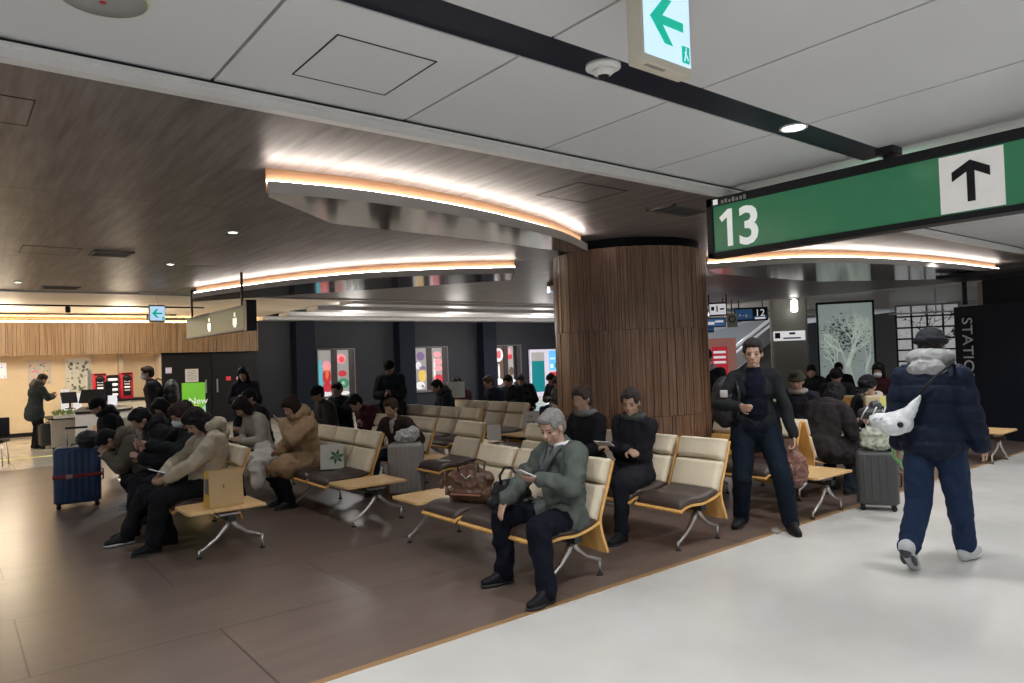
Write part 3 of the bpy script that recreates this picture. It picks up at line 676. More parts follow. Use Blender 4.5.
flat([(.4, .0), (.64, .0), (.64, .25)], (0, -.008, 0), (1, 0, 0), (0, 0, 1)).build('corner_shape', em('mint', (.4, .7, .55), .5), t)
notice('notice', 'small pale square notice at the top edge of the black door', 4.86, 1.52, 5.02, 1.68, em('lilac', (.5, .48, .6), .4), 2)
notice('sticker', 'two small yellow stickers by the door handle', 5.1, .95, 5.15, 1.15, YEL, cat='sticker')
tt = notice('sticker', 'round red sticker on the dark door', 6.52, 1.24, 6.66, 1.36, RED, cat='sticker')
notice('sticker', 'small pink square sticker right of the red sticker', 6.83, 1.25, 6.91, 1.34, PINK, cat='sticker')
notice('notice', 'small white card under the left display case', 9.6, .28, 9.95, .50, WHT, 0, WY + .1)
t = thing('double_door', 'black double door beside the counter wall', 'door', (4.8, WY, 0))
MB().box((0, -.02, 0), (1.28, 0, 2.08)).build('door_leaf', mat('door_black', (.014, .014, .017), .45, spec=.25), t, bevel=.004)
MB().box((1.32, -.02, 0), (2.6, 0, 2.08)).build('door_leaf', mat('door_black'), t, bevel=.004)
MB().box((1.12, -.06, .9), (1.16, -.03, 1.3)).box((1.44, -.06, .9), (1.48, -.03, 1.3)).build('door_handle', M_alu, t)

# ------------------------------------------------------------------ counter area
WL = 22.6
def poster_l(lab, x0, x1, z0, z1, base, seed, cols, n=14):
    t = thing('poster', lab, 'poster', (x0, WL, z0)); r = random.Random(seed); w, h = x1 - x0, z1 - z0
    p = MB().box((0, -.01, 0), (w, 0, h)).build('sheet', base, t)
    for m in cols:
        for k in range(n):
            a, c = r.uniform(.03, .85) * w, r.uniform(.03, .9) * h
            MB().box((a, -.014 - r.random() * .002, c), (a + r.uniform(.03, .12) * w, -.01, c + r.uniform(.02, .09) * h)).build('print_mark', m, p)
    return t
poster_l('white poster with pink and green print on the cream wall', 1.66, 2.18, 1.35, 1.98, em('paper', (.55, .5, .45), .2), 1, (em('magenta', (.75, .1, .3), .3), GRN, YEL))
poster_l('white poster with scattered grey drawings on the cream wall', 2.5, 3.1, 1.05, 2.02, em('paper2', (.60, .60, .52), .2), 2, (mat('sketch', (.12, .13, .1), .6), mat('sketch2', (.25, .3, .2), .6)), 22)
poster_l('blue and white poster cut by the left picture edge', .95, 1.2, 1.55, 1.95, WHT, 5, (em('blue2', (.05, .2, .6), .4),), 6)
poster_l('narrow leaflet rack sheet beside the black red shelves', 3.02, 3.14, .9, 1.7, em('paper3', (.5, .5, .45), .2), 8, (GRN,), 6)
# drinks and goods shelves
for k, (x0, lab) in enumerate(((2.92, 'left of two red framed black goods stands on the counter'), (3.54, 'right of two red framed black goods stands on the counter'))):
    t = thing('goods_stand', lab, 'display stand', (x0, 20.9, .91), 0, 'red goods stands'); t.scale = (.82, 1, .67)
    MB().rbox((0, 0, 0), (.36, .35, 1.02), .02).build('frame', mat('stand_red', (.45, .015, .03), .4, emit=(.4, .01, .03), estr=.15), t)
    MB().box((.07, -.01, .12), (.29, 0, .86)).build('front_panel', M_black, t)
    MB().lathe([(.13, 0), (.13, .02), (.02, .03)], 20, Matrix.Translation((.18, -.01, .80)) @ Matrix.Rotation(R(90), 4, 'X')).build('arch_top', M_black, t)
    MB().box((.02, -.012, .94), (.34, 0, 1.0)).build('header', M_black, t)
    for j in range(4): MB().box((.10, -.02, .3 + j * .12), (.26, -.01, .36 + j * .12)).build('label_strip', WHT if j % 2 else GRY, t)
t = thing('goods_stand', 'white cups stand between the two red framed stands', 'display stand', (3.225, 20.9, .91), 0); t.scale = (1.0, 1, .66)
MB().box((0, .1, 0), (.28, .35, .95)).build('back', M_black, t)
for j in range(4): MB().lathe([(.09, 0), (.115, .02), (.115, .09), (.09, .1)], 16, center=(.14, .05, .12 + j * .2)).build('cup_stack', WHT, t)
# counters
M_ctr = mat('counter_white', (.62, .58, .52), .35)
t = thing('service_counter', 'white curved service counter with a black top', 'counter', (1.95, 16.3, 0))
fp = [(0, 0)] + [(.1 * k / 4 + .0, 0) for k in range(1, 2)] + [(.7, -.05), (1.0, .2), (1.15, .8), (1.1, 2.0), (.35, 2.0), (0.1, .8)]
MB().prism(fp, 0, .82).build('front', M_ctr, t, bevel=.02)
MB().prism([(x * 1.02, y * 1.02 - .02) for x, y in fp], .82, .87).build('worktop', M_black, t, bevel=.01)
MB().box((.3, -.075, .35), (.62, -.05, .58)).build('name_plate', mat('plate_tan', (.55, .36, .22), .5), t)
t = thing('service_counter', 'long pale cabinet counter under the red stands', 'counter', (2.75, 20.7, 0))
MB().box((0, 0, 0), (2.0, .8, .86)).build('cabinet', M_ctr, t, bevel=.01)
MB().box((-.02, -.03, .86), (2.02, .8, .91)).build('worktop', M_black, t)
for j in range(4): MB().box((.02 + j * .5, -.015, .1), (.49 + j * .5, 0, .82)).build('cabinet_door', M_ctr, t, bevel=.006)
t = thing('service_counter', 'low grey counter block behind the customer suitcase', 'counter', (1.75, 18.35, 0))
MB().box((0, 0, 0), (.7, 1.2, .62)).build('cabinet', mat('counter_grey', (.42, .40, .36), .4), t, bevel=.01)
MB().box((-.02, -.02, .62), (.72, 1.2, .66)).build('worktop', M_black, t)
def monitor(x, y, z, rz, w, h, lab, tilt=25):
    t = thing('monitor', lab, 'screen', (x, y, z), R(rz))
    T = Matrix.Translation((0, 0, .12)) @ Matrix.Rotation(R(tilt), 4, 'X')
    MB().box((-w / 2, -.02, 0), (w / 2, .02, h), T).build('screen', M_black, t, bevel=.004)
    MB().lathe([(.10, 0), (.10, .01), (.02, .02), (.018, .2)], 14).build('stand', M_black, t)
monitor(2.35, 17.2, .88, -25, .46, .32, 'black tilted monitor on the service counter', -35)
monitor(2.02, 17.6, .88, 15, .3, .24, 'smaller black screen on the counter at left', -20)
monitor(2.75, 17.7, .88, 0, .16, .42, 'tall narrow black device on the counter', 0)
r = random.Random(12)
for k, lab in enumerate(('white paper stack standing on the counter at left', 'white leaflet holder behind the tilted monitor', 'tall cream leaflet holder next to the customer', 'small white box near the end of the counter top')):
    x, y = ((2.05, 18.6), (2.3, 18.8), (2.12, 19.2), (2.75, 17.2))[k]; z = .66 if k != 3 else .87
    t = thing('leaflet_holder', lab, 'leaflet holder', (x, y, z), r.uniform(-.4, .4), None)
    MB().box((-.09, -.06, 0), (.09, .06, .05)).build('tray', M_white, t)
    hh = (.45, .5, .6, .25)[k]
    for j in range(4): MB().box((-.085, -.05 + j * .025, .02), (.085, -.04 + j * .025, hh - j * .03), Matrix.Rotation(R(-9), 4, 'X')).build('leaflet', (WHT, mat('leaf_cream', (.6, .52, .4), .6), WHT, mat('leaf_grey', (.4, .4, .4), .6))[j], t)
t = thing('planter_box', 'low tray of green plants on the grey counter', 'plant', (1.98, 18.15, .66))
MB().box((-.2, -.1, 0), (.2, .1, .06)).build('tray', M_white, t)
mb = MB()
for k in range(40):
    x, y = r.uniform(-.18, .18), r.uniform(-.08, .08); a = r.uniform(0, 6.28); l = r.uniform(.08, .16); dx, dy = math.cos(a) * .05, math.sin(a) * .05
    mb.add([(x, y, .05), (x + dx + .02, y + dy, .05 + l * .6), (x + dx * 1.4, y + dy * 1.4, .05 + l), (x + dx - .02, y + dy, .05 + l * .6)], [(0, 1, 2, 3)])
mb.build('leaves', mat('leaf_green', (.22, .33, .10), .5), t)

# ------------------------------------------------------------------ right-hand background
def facing_frame(x, y): return math.atan2(y, x) - PI / 2
# grey rectangular pillar
def along(px, d):
    p = to_world(rt * (px - 512) / F_PX + fw); q = V((p.x, p.y, 0)).normalized() * d; return q.x, q.y
t = thing('grey_pillar', 'grey square pillar with a white sign behind the standing man', 'pillar', (*along(789, 22.0), 0), R(-58))
MB().rbox((-.5, -.4, 0), (.5, .4, 3.36), .12, 4).build('shaft', mat('pillar_grey', (.19, .19, .165), .35), t)
MB().box((-.42, -.44, 1.85), (.42, -.4, 2.12)).build('white_sign', WHT, t)
MB().box((-.38, -.45, 1.92), (-.24, -.44, 2.08)).box((.0, -.45, 2.02), (.16, -.44, 2.08)).box((-.16, -.45, 1.90), (.3, -.44, 1.94)).build('symbols', M_black, t)
MB().rbox((.05, -1.2, 2.62), (.22, -1.03, 2.95), .05).build('pendant_lamp', M_lamp, t); MB().tube([(.13, -1.1, 2.9), (.13, -1.1, 3.36)], .02).build('pendant_rod', M_white, t)
# tree panel
def local_T(x, y, rz): return Matrix.Translation((x, y, 0)) @ Matrix.Rotation(rz, 4, 'Z')
t = thing('etched_glass_panel', 'tall black framed glass panel with a pale tree pattern', 'glass panel', (21.7, 10.72, 0), R(-58)); w = .76
MB().box((-w - .06, -.04, 0), (-w, .04, 3.0)).box((w, -.04, 0), (w + .06, .04, 3.0)).box((-w - .06, -.04, 2.95), (w + .06, .04, 3.02)).box((-w - .06, -.04, .3), (w + .06, .04, .38)).build('frame', M_black, t)
MB().box((-w, -.008, .35), (w, .008, 2.96)).build('glass', mat('etched_glass', (.26, .31, .30), .3, emit=(.3, .36, .34), estr=.35, var=.2, vscale=1.2), t)
rr = random.Random(4)
def branch(mb, x, z, a, l, wd, dep):
    if dep == 0 or l < .05: return
    x2, z2 = x + math.cos(a) * l, z + math.sin(a) * l
    if abs(x2) > w - .02 or z2 > 2.93 or z2 < .4: return
    nx, nz = -math.sin(a) * wd / 2, math.cos(a) * wd / 2
    mb.add([(x - nx, -.012, z - nz), (x + nx, -.012, z + nz), (x2 + nx * .7, -.012, z2 + nz * .7), (x2 - nx * .7, -.012, z2 - nz * .7)], [(0, 1, 2, 3)])
    for k in range(3): branch(mb, x2, z2, a + rr.uniform(-.7, .7), l * rr.uniform(.68, .9), wd * .50, dep - 1)
mb = MB(); branch(mb, .1, .42, 1.7, .60, .26, 7); branch(mb, -.4, .42, 1.35, .45, .12, 6); branch(mb, .55, .42, 1.6, .5, .12, 6)
mb.build('tree_pattern', em('tree_white', (.55, .62, .56), .45), t)
mb = MB()
for k in range(420):
    x, z = rr.gauss(-.1, .42), rr.gauss(1.95, .32)
    if abs(x) < w - .05 and .5 < z < 2.85: s = rr.uniform(.015, .05); mb.add([(x - s, -.010, z), (x, -.010, z - s * .5), (x + s, -.010, z + .01), (x, -.010, z + s * .6)], [(0, 1, 2, 3)])
lf = mb.build('leaf_pattern', mat('leaf_dark', (.05, .06, .05), .5), t); lf['kind'] = 'stuff'
# dark lattice window
t = thing('lattice_screen', 'black lattice screen with bright panes behind the hooded walker', 'screen', (*along(928, 28.6), 0), R(-64)); w = .95
MB().box((-w, -.01, .2), (w, .01, 2.98)).build('panes', mat('pane_pale', (.30, .31, .31), .3, emit=(.45, .46, .46), estr=.4, var=.35, vscale=5), t)
mb = MB()
for k in range(5): x = -w + k * 2 * w / 4; mb.box((x - .03, -.05, .2), (x + .03, 0, 3.0))
for k in range(8): z = .25 + k * .39; mb.box((-w, -.05, z - .03), (w, 0, z + .03))
mb.build('lattice', M_black, t)
mb = MB()
def br2(x, z, a, l, wd, dep):
    if dep == 0: return
    x2, z2 = x + math.cos(a) * l, z + math.sin(a) * l
    if abs(x2) > w or z2 > 2.9: return
    nx, nz = -math.sin(a) * wd, math.cos(a) * wd
    mb.add([(x - nx, -.016, z - nz), (x + nx, -.016, z + nz), (x2, -.016, z2)], [(0, 1, 2)])
    for k in range(2): br2(x2, z2, a + rr.uniform(-.9, .9), l * .85, wd * .75, dep - 1)
br2(-.3, .9, 1.3, .5, .05, 7); br2(.3, 1.4, 1.2, .4, .05, 6)
mb.build('twig_pattern', M_black, t)  # black twig shapes laid flat over the panes
# information boards on the far right of the column
def board(x, y, z, w, h, lab, parts, rz=-58, frame=M_black):
    t = thing('information_board', lab, 'sign', (x, y, z), R(rz))
    MB().box((-w / 2, 0, -h / 2), (w / 2, .12, h / 2)).build('housing', frame, t, bevel=.01)
    for (a, b, c, d, m, nm) in parts: MB().box((-w / 2 + a * w, -.012, -h / 2 + b * h), (-w / 2 + c * w, 0, -h / 2 + d * h)).build(nm, m, t)
    return t
SB = em('screen_blue', (.03, .09, .22), .5)
def along(px, d):   # plan position at distance d on the line of sight of picture column px
    p = to_world(rt * (px - 512) / F_PX + fw); q = V((p.x, p.y, 0)).normalized() * d; return q.x, q.y
x, y = along(752, 20); t = board(x, y, 2.58, .86, .36, 'dark blue board with the number 12', [(.03, .12, .55, .88, SB, 'screen'), (.58, .12, .97, .35, SB, 'screen')], -54)
text('number', '12', .26, WHT, t, V((.10, -.015, -.06)), (1, 0, 0))
MB().box((.1, -.016, -.14), (.36, -.012, -.09)).build('caption_bar', WHT, t)
for k in range(5): MB().box((-.38 + .08 * k, -.016, -.08 + .03 * (k % 3)), (-.34 + .08 * k, -.012, -.04 + .04 * (k % 2))).build('screen_mark', GRY, t)
MB().tube([(-.3, .05, .18), (-.3, .05, .82)], .015).tube([(.3, .05, .18), (.3, .05, .82)], .015).build('hanger', M_black, t)
x, y = along(716, 19); t = board(x, y, 2.36, .52, .24, 'blue board with white text below a framed board', [(.05, .1, .95, .9, em('mid_blue', (.06, .16, .36), .5), 'screen')], -54)
MB().box((-.2, -.02, -.05), (-.02, -.013, .02)).box((0, -.02, .0), (.2, -.013, .05)).build('white_text', WHT, t); MB().tube([(-.2, .05, .12), (-.2, .05, 1.0)], .012).tube([(.2, .05, .12), (.2, .05, 1.0)], .012).build('hanger', M_black, t)
x, y = along(719, 17.5); t = board(x, y, 2.62, .42, .32, 'black framed white information board near the column', [(.06, .1, .94, .88, WHT, 'screen')], -54)
MB().box((-.15, -.02, -.03), (-.08, -.013, .06)).box((-.03, -.02, -.06), (.0, -.013, .08)).box((.05, -.02, -.02), (.15, -.013, .02)).build('symbols', M_black, t); MB().tube([(-.2, .05, .1), (-.2, .05, .72)], .015).tube([(.2, .05, .1), (.2, .05, .72)], .015).build('hanger', M_black, t)
x, y = along(733, 19.5); t = board(x, y, 2.42, .26, .36, 'small white board with a black round symbol', [(.0, .0, 1, 1, mat('pale_board', (.5, .52, .42), .5), 'sheet')], -54)
MB().tube([(.08 * math.cos(a * PI / 6), -.018, .03 + .08 * math.sin(a * PI / 6)) for a in range(12)], .014, 6, closed=True).build('ring_symbol', M_black, t); MB().tube([(0, .05, .1), (0, .05, .94)], .012).build('hanger', M_black, t)
x, y = along(709, 21); t = board(x, y, 2.36, .3, .4, 'dark blue board with the number 1 at the column edge', [(.05, .1, .95, .9, SB, 'screen')], -54)
text('number', '1', .26, WHT, t, V((.0, -.015, -.05)), (1, 0, 0)); MB().tube([(0, .05, .1), (0, .05, 1.0)], .012).build('hanger', M_black, t)
x, y = along(720, 22); t = thing('poster', 'red and white poster stand just right of the column', 'poster', (x, y, 0), R(-54))
MB().box((-.45, 0, .2), (.45, .05, 2.0)).build('sheet', em('poster_pink', (.45, .2, .17), .35), t); MB().box((-.25, -.01, .8), (.2, 0, 1.75)).build('red_field', RED, t)
for k in range(3): MB().box((-.2, -.014, 1.25 + .15 * k), (.15, -.01, 1.32 + .15 * k)).build('white_line', WHT, t)
MB().box((-.4, -.1, 0), (.4, .15, .2)).build('foot', M_black, t)
# escalator behind the standing man
x, y = along(752, 26); t = thing('escalator', 'escalator with slanted light handrails behind the standing man', 'escalator', (x, y, 0), R(-54))
def slant(x0, z0, x1, z1, wdt, y): return [(x0, y, z0), (x1, y, z1), (x1, y, z1 + wdt), (x0, y, z0 + wdt)]
MB().prism([(-1.6, 0), (.8, 0), (.8, 2.0), (-1.6, 0.1)], -.01, .4, Matrix.Translation((0, .5, 0)) @ Matrix.Rotation(R(90), 4, 'X')).build('truss', mat('esc_dark', (.08, .08, .085), .5), t)
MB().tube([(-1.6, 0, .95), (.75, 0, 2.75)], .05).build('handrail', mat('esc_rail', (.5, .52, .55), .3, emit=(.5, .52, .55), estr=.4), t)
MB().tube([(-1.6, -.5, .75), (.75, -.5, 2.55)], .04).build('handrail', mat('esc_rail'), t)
MB().add(slant(-1.6, .15, .75, 1.95, .7, -.0), [(0, 1, 2, 3)]).build('balustrade', mat('esc_glass', (.3, .31, .33), .2), t)
mb = MB()
for k in range(8): mb.box((-1.2 + .24 * k, .05, 0), (-1.2 + .24 * (k + 1), .5, .25 + .2 * k))
mb.build('steps', mat('esc_step', (.10, .10, .10), .5), t)
# small glass screen reflecting the light, up right
t = thing('glass_partition', 'clear upper glass panel with thin mullions at right', 'glass panel', (21, 8.0, 0), R(-66))
MB().box((-1.0, -.01, 2.5), (1.2, .01, 3.3)).build('glass', mat('clear_glass', (.75, .8, .8), .05, alpha=.18), t)
MB().box((-1.02, -.02, 2.46), (1.22, .02, 2.5)).box((1.18, -.02, 2.5), (1.22, .02, 3.3)).box((.1, -.02, 2.5), (.13, .02, 3.3)).build('mullion', mat('mullion_grey', (.4, .4, .4), .4), t)

# ------------------------------------------------------------------ people
BAKE = bpy.data.objects.new('bake', bpy.data.meshes.new('bake')); C.objects.link(BAKE)
_rm = BAKE.modifiers.new('r', 'REMESH'); _rm.mode = 'VOXEL'
_sm = BAKE.modifiers.new('s', 'SMOOTH'); _sm.factor = .5
def blob(name, mb, m, parent, vox, smooth=3, post=None):
    BAKE.data = mb.mesh('raw'); _rm.voxel_size = vox; _sm.iterations = smooth
    me = bpy.data.meshes.new_from_object(BAKE.evaluated_get(bpy.context.evaluated_depsgraph_get()))
    me.name = name
    if post:
        ns = [v.normal.copy() for v in me.vertices]
        for v, n in zip(me.vertices, ns):
            q = post(v.co, n)
            if q: v.co += n * q
    me.polygons.foreach_set('use_smooth', [True] * len(me.polygons)); me.update(); me.materials.clear()
    return link(name, me, m, parent)
def wrinkle(amp, f=9, stretch=(1, 1, 1), seed=0):
    def g(co, n):
        p = V((co.x * f * stretch[0] + seed, co.y * f * stretch[1], co.z * f * stretch[2]))
        a = noise.noise(p); b = noise.noise(p * 2.3)
        return amp * (1 - abs(a) * 3 + .5 * b)
    return g
def puffs(amp, pitch, z0=0, wr=.003):
    w = wrinkle(wr, 14)
    def g(co, n):
        s = abs(math.sin(PI * (co.z - z0 + .01 * noise.noise(co * 5)) / pitch)); return amp * (s ** .5 - .7) + w(co, n)
    return g
def ik(a, b, l1, l2, pole):
    d = b - a; L = d.length; mx = (l1 + l2) * .999
    if L > mx: b = a + d * (mx / L); d = b - a; L = mx
    x = (l1 * l1 - l2 * l2 + L * L) / (2 * L); h = math.sqrt(max(l1 * l1 - x * x, 0)); dn = d / L
    p = V(pole); p = (p - dn * p.dot(dn)).normalized()
    return a + dn * x + p * h, b
SKIN = (.44, .27, .19)
def person(label, loc, rz, pose='sit', s=1.0, vox=.010, pel=None, lean=8, lside=0, twist=0, hy=0, hp=10, hr_=0, hl=None, hr=None, fl=None, fr=None,
           kl=(1, .15, .3), kr=(1, -.15, .3), el=(-.5, .8, -.6), er=(-.5, -.8, -.6), curl=35, pdl=None, pdr=None, toe=(0, 0), toez=(0, 0),
           top=((.03, .03, .04), 'coat'), topt=.028, skirt=0, puff=0, hood=None, leg=((.02, .025, .045),), legt=.018, shoe=(.02, .02, .022), sole=None,
           hair=((.015, .012, .012), 'short'), hat=None, mask=False, hem=.02, shs=1.0, scarf=None, shirt=None, skin=SKIN, openc=False, face=True, group=None, fold=.006, tails=0):
    """a person in the pose given; x forward, y to the left, origin on the floor. Returns the body object and its joints."""
    if pose == 'sit':
        pel = V(pel or (0, 0, .53)); fl = V(fl or (.56, .13, .08)); fr = V(fr or (.54, -.13, .08)); hl = V(hl or (.30, .07, .70)); hr = V(hr or (.30, -.07, .70))
    else:
        pel = V(pel or (0, 0, .90)) ; fl = V(fl or (.02, .10, .08)); fr = V(fr or (-.02, -.10, .08)); hl = V(hl or (.05, .27, .76)); hr = V(hr or (.05, -.27, .76))
    la, ls = R(lean), R(lside)
    upv = V((math.sin(la), math.sin(ls), math.cos(la) * math.cos(ls))).normalized()
    side0 = V((0, 1, 0)); side0 = (side0 - upv * side0.dot(upv)).normalized()
    side = Matrix.Rotation(R(twist), 3, upv) @ side0; fd = side.cross(upv)
    waist = pel + upv * .17 * s; curve = fd * (.02 * s); chest = pel + upv * .34 * s - curve * .5; neck = pel + upv * .51 * s + fd * .015 * s
    SL = pel + upv * .450 * s + side * .165 * s; SR = pel + upv * .450 * s - side * .165 * s
    HM = Matrix.Rotation(R(rz * 0), 3, 'Z') @ Matrix.Rotation(R(twist + hy), 3, 'Z') @ Matrix.Rotation(R(hp + lean * .6), 3, 'Y') @ Matrix.Rotation(R(hr_), 3, 'X')
    hf, hs, hu = HM @ V((1, 0, 0)), HM @ V((0, 1, 0)), HM @ V((0, 0, 1))
    head = neck + hu * .155 * s + hf * .02 * s
    HL = pel + side0 * .095 * s - upv * .02; HR = pel - side0 * .095 * s - upv * .02
    KL, FL = ik(HL, fl, .44 * s, .42 * s, kl); KR, FR = ik(HR, fr, .44 * s, .42 * s, kr)
    EL, WL_ = ik(SL, hl, .29 * s, .25 * s, el); ER, WR_ = ik(SR, hr, .29 * s, .25 * s, er)
    TF = Matrix((fd, side, upv)).transposed()
    J = dict(pel=pel, waist=waist, chest=chest, neck=neck, SL=SL, SR=SR, head=head, KL=KL, KR=KR, FL=FL, FR=FR, EL=EL, ER=ER, WL=WL_, WR=WR_, up=upv, side=side, fd=fd, HM=HM, hf=hf, hs=hs, hu=hu)
    h = lambda x, y, z: head + (hf * x + hs * y + hu * z) * s
    # ---- body
    b = MB()
    def he(x, y, z, r, n=14): b.ell(h(x, y, z), tuple(q * s for q in r), HM, n)
    he(-.008, 0, .035, (.098, .078, .092), 18); he(.022, 0, -.03, (.070, .062, .082), 16); he(.062, 0, -.088, (.024, .026, .020))
    he(.03, 0, .03, (.064, .066, .06))
    if face:
        b.cap(h(.086, 0, .018), h(.108, 0, -.022), .008 * s, .013 * s, 8); he(.098, 0, -.026, (.012, .019, .009)); he(.086, 0, -.058, (.010, .024, .011))
        for q in (-1, 1): he(.070, q * .031, .022, (.018, .022, .009)); he(.058, q * .042, -.02, (.02, .02, .02))
    for q in (-1, 1): he(-.004, q * .079, -.004, (.018, .010, .031))
    b.cap(neck - upv * .03 * s, head - hu * .05 * s - hf * .01 * s, .056 * s, .052 * s)
    b.ell(pel, (.105 * s, .155 * s, .11 * s), TF); b.ell(waist, (.095 * s, .135 * s, .14 * s), TF); b.ell(chest, (.11 * s, .16 * s, .17 * s), TF)
    b.caps([SL, SR], [.055 * s] * 2)
    for S_, E_, W_, pd, sg, hn in ((SL, EL, WL_, pdl, 1, 'l'), (SR, ER, WR_, pdr, -1, 'r')):
        b.caps([S_, E_, W_], [.052 * s, .040 * s, .027 * s])
        fa = (W_ - E_).normalized()
        # hand: palm, four fingers of unequal length, thumb from the side of the palm
        pn = V(pd).normalized() if pd else V((0, -sg, -.4)).normalized()   # palm normal (the way the palm looks)
        dr = (fa - pn * fa.dot(pn)).normalized(); dr = (dr * .75 + fa * .25).normalized(); ax = pn.cross(dr).normalized()  # across the palm
        th_side = ax * (1 if sg < 0 else -1)
        b.ell(W_ + dr * .048 * s, (.050 * s, .039 * s, .017 * s), Matrix((dr, ax, pn)).transposed(), 12)
        b.cap(W_, W_ + dr * .02 * s, .026 * s, .022 * s, 8)
        cc = R(curl if not isinstance(curl, tuple) else curl[0 if sg > 0 else 1])
        for k, (off, ln) in enumerate(((-.029, .066), (-.010, .076), (.010, .070), (.028, .054))):
            kk = off * (-1 if sg < 0 else 1) * -1
            p = W_ + dr * .082 * s + ax * kk * s * 1.0; d2 = dr + ax * kk * 1.2; d2.normalize(); a_ = cc * (.45 + .12 * k)
            pts = [p]; 
            for seg, fr_ in enumerate((.45, .32, .23)):
                rot = Matrix.Rotation(-a_ * (seg + .6), 3, ax) if False else None
                ang = a_ * (seg + .6); dd = d2 * math.cos(ang) + pn * math.sin(ang); pts.append(pts[-1] + dd * ln * fr_ * s * 1.05)
            b.caps(pts, [.0092 * s, .0088 * s, .008 * s, .0068 * s], 8)
        p = W_ + dr * .022 * s + th_side * .028 * s; q1 = p + (dr * .6 + th_side * .75 + pn * .25).normalized() * .036 * s; q2 = q1 + (dr * .9 + th_side * .15 + pn * .35).normalized() * .034 * s
        b.caps([p, q1, q2], [.0135 * s, .0115 * s, .009 * s], 8)
        J['H' + hn] = W_ + dr * .075 * s + pn * .03 * s; J['d' + hn] = dr; J['n' + hn] = pn; J['a' + hn] = ax
    for H_, K_, F_, t_, tz in ((HL, KL, FL, toe[0], toez[0]), (HR, KR, FR, toe[1], toez[1])):
        b.caps([H_, K_, F_], [.082 * s, .056 * s, .036 * s]); tv = V((math.cos(R(t_)), math.sin(R(t_)), tz)).normalized()
        b.cap(F_ - V((0, 0, .03)) - tv * .03, F_ + tv * .13 * s - V((0, 0, .045)), .03 * s, .024 * s)
    msk = mat('skin_%02d%02d' % (int(skin[0] * 99), int(skin[1] * 99)), skin, .55, var=.06, vscale=14)
    body = blob('person', b, msk, None, vox, 2); body.location = loc; body.rotation_euler = (0, 0, rz)
    tag(body, label, 'person', group)
    # ---- clothes
    cm = lambda nm, c, **k: mat('%s_%02x%02x%02x' % (nm, int(c[0] * 255), int(c[1] * 255), int(c[2] * 255)), c, **({'rough': .85, 'spec': .12, 'bump': .25, 'bscale': 180, 'var': .12, 'vscale': 9} | k))
    cv = max(vox, .008)
    lg = leg[0]; b = MB()
    lt = legt
    b.ell(pel, (.11 * s + lt, .16 * s + lt, .10 * s + lt), TF); b.ell(pel - upv * .03, (.11 * s + lt, .165 * s + lt, .08 * s + lt), TF)
    for H_, K_, F_ in ((HL, KL, FL), (HR, KR, FR)):
        an = F_ + (K_ - F_).normalized() * hem
        b.caps([H_, K_, an + (K_ - F_).normalized() * .02], [.080 * s + lt, .056 * s + lt, .044 * s + lt * .9])
        b.cap(K_.lerp(F_, .55), an, .046 * s + lt * .9, .047 * s + lt * .8)
    blob('trousers', b, cm('cloth', lg), body, cv, 3, wrinkle(fold, 11, (1, 1, .6)))
    for F_, t_, tz in ((FL, toe[0], toez[0]), (FR, toe[1], toez[1])):
        b = MB(); so = MB(); tv = V((math.cos(R(t_)), math.sin(R(t_)), tz)).normalized(); dn = V((tv.x, tv.y, 0)).normalized() * -tv.z + V((0, 0, -1)) * math.sqrt(max(0, 1 - tv.z ** 2)); dn.normalize()
        hz = .042
        heel = F_ + dn * (hz - .0) - tv * .035; ball = F_ + dn * (hz + .006) + tv * .11 * s * shs; tip = F_ + dn * (hz + .010) + tv * .165 * s * shs
        b.caps([F_ + dn * -.03 * shs, heel], [.048 * shs, .040 * shs]); b.caps([heel, ball, tip], [.040 * shs, .039 * shs, .030 * shs]); b.caps([F_ + dn * .0, ball], [.046 * shs, .037 * shs])
        sd = tv.cross(dn)
        M = Matrix((tv, sd, dn)).transposed()
        so.ell(F_ + dn * .074 + tv * .10 * s, (.108 * s * shs, .048 * shs, .018), M, 14); so.ell(F_ + dn * .074 - tv * .025, (.055, .038, .016), M, 12); so.cap(F_ + dn * .076, F_ + dn * .076 + tv * .1, .016, .016)
        sh = blob('shoe', b, cm('shoe', shoe, rough=.45, bump=.05), body, cv, 2)
        blob('sole', so, cm('sole', sole or (.03, .03, .03), rough=.6), sh, cv, 1)
    tc_, kind = top[0], top[1]; t = topt; b = MB()
    b.ell(waist, (.10 * s + t, .145 * s + t, .15 * s + t), TF, 16); b.ell(chest, (.112 * s + t, .165 * s + t, .17 * s + t), TF, 16)
    b.ell(pel + upv * .05, (.112 * s + t, .16 * s + t, .12 * s + t), TF, 16)
    b.cap(SL - side * .02, SR + side * .02, .054 * s + t * .8, .054 * s + t * .8); b.cap(neck - upv * .07, neck - upv * .01, .085 * s + t * .4, .062 * s + t * .4)
    for S_, E_, W_ in ((SL, EL, WL_), (SR, ER, WR_)):
        b.caps([S_, E_, W_ - (W_ - E_).normalized() * .01], [.050 * s + t * .85, .040 * s + t * .72, .030 * s + t * .62])
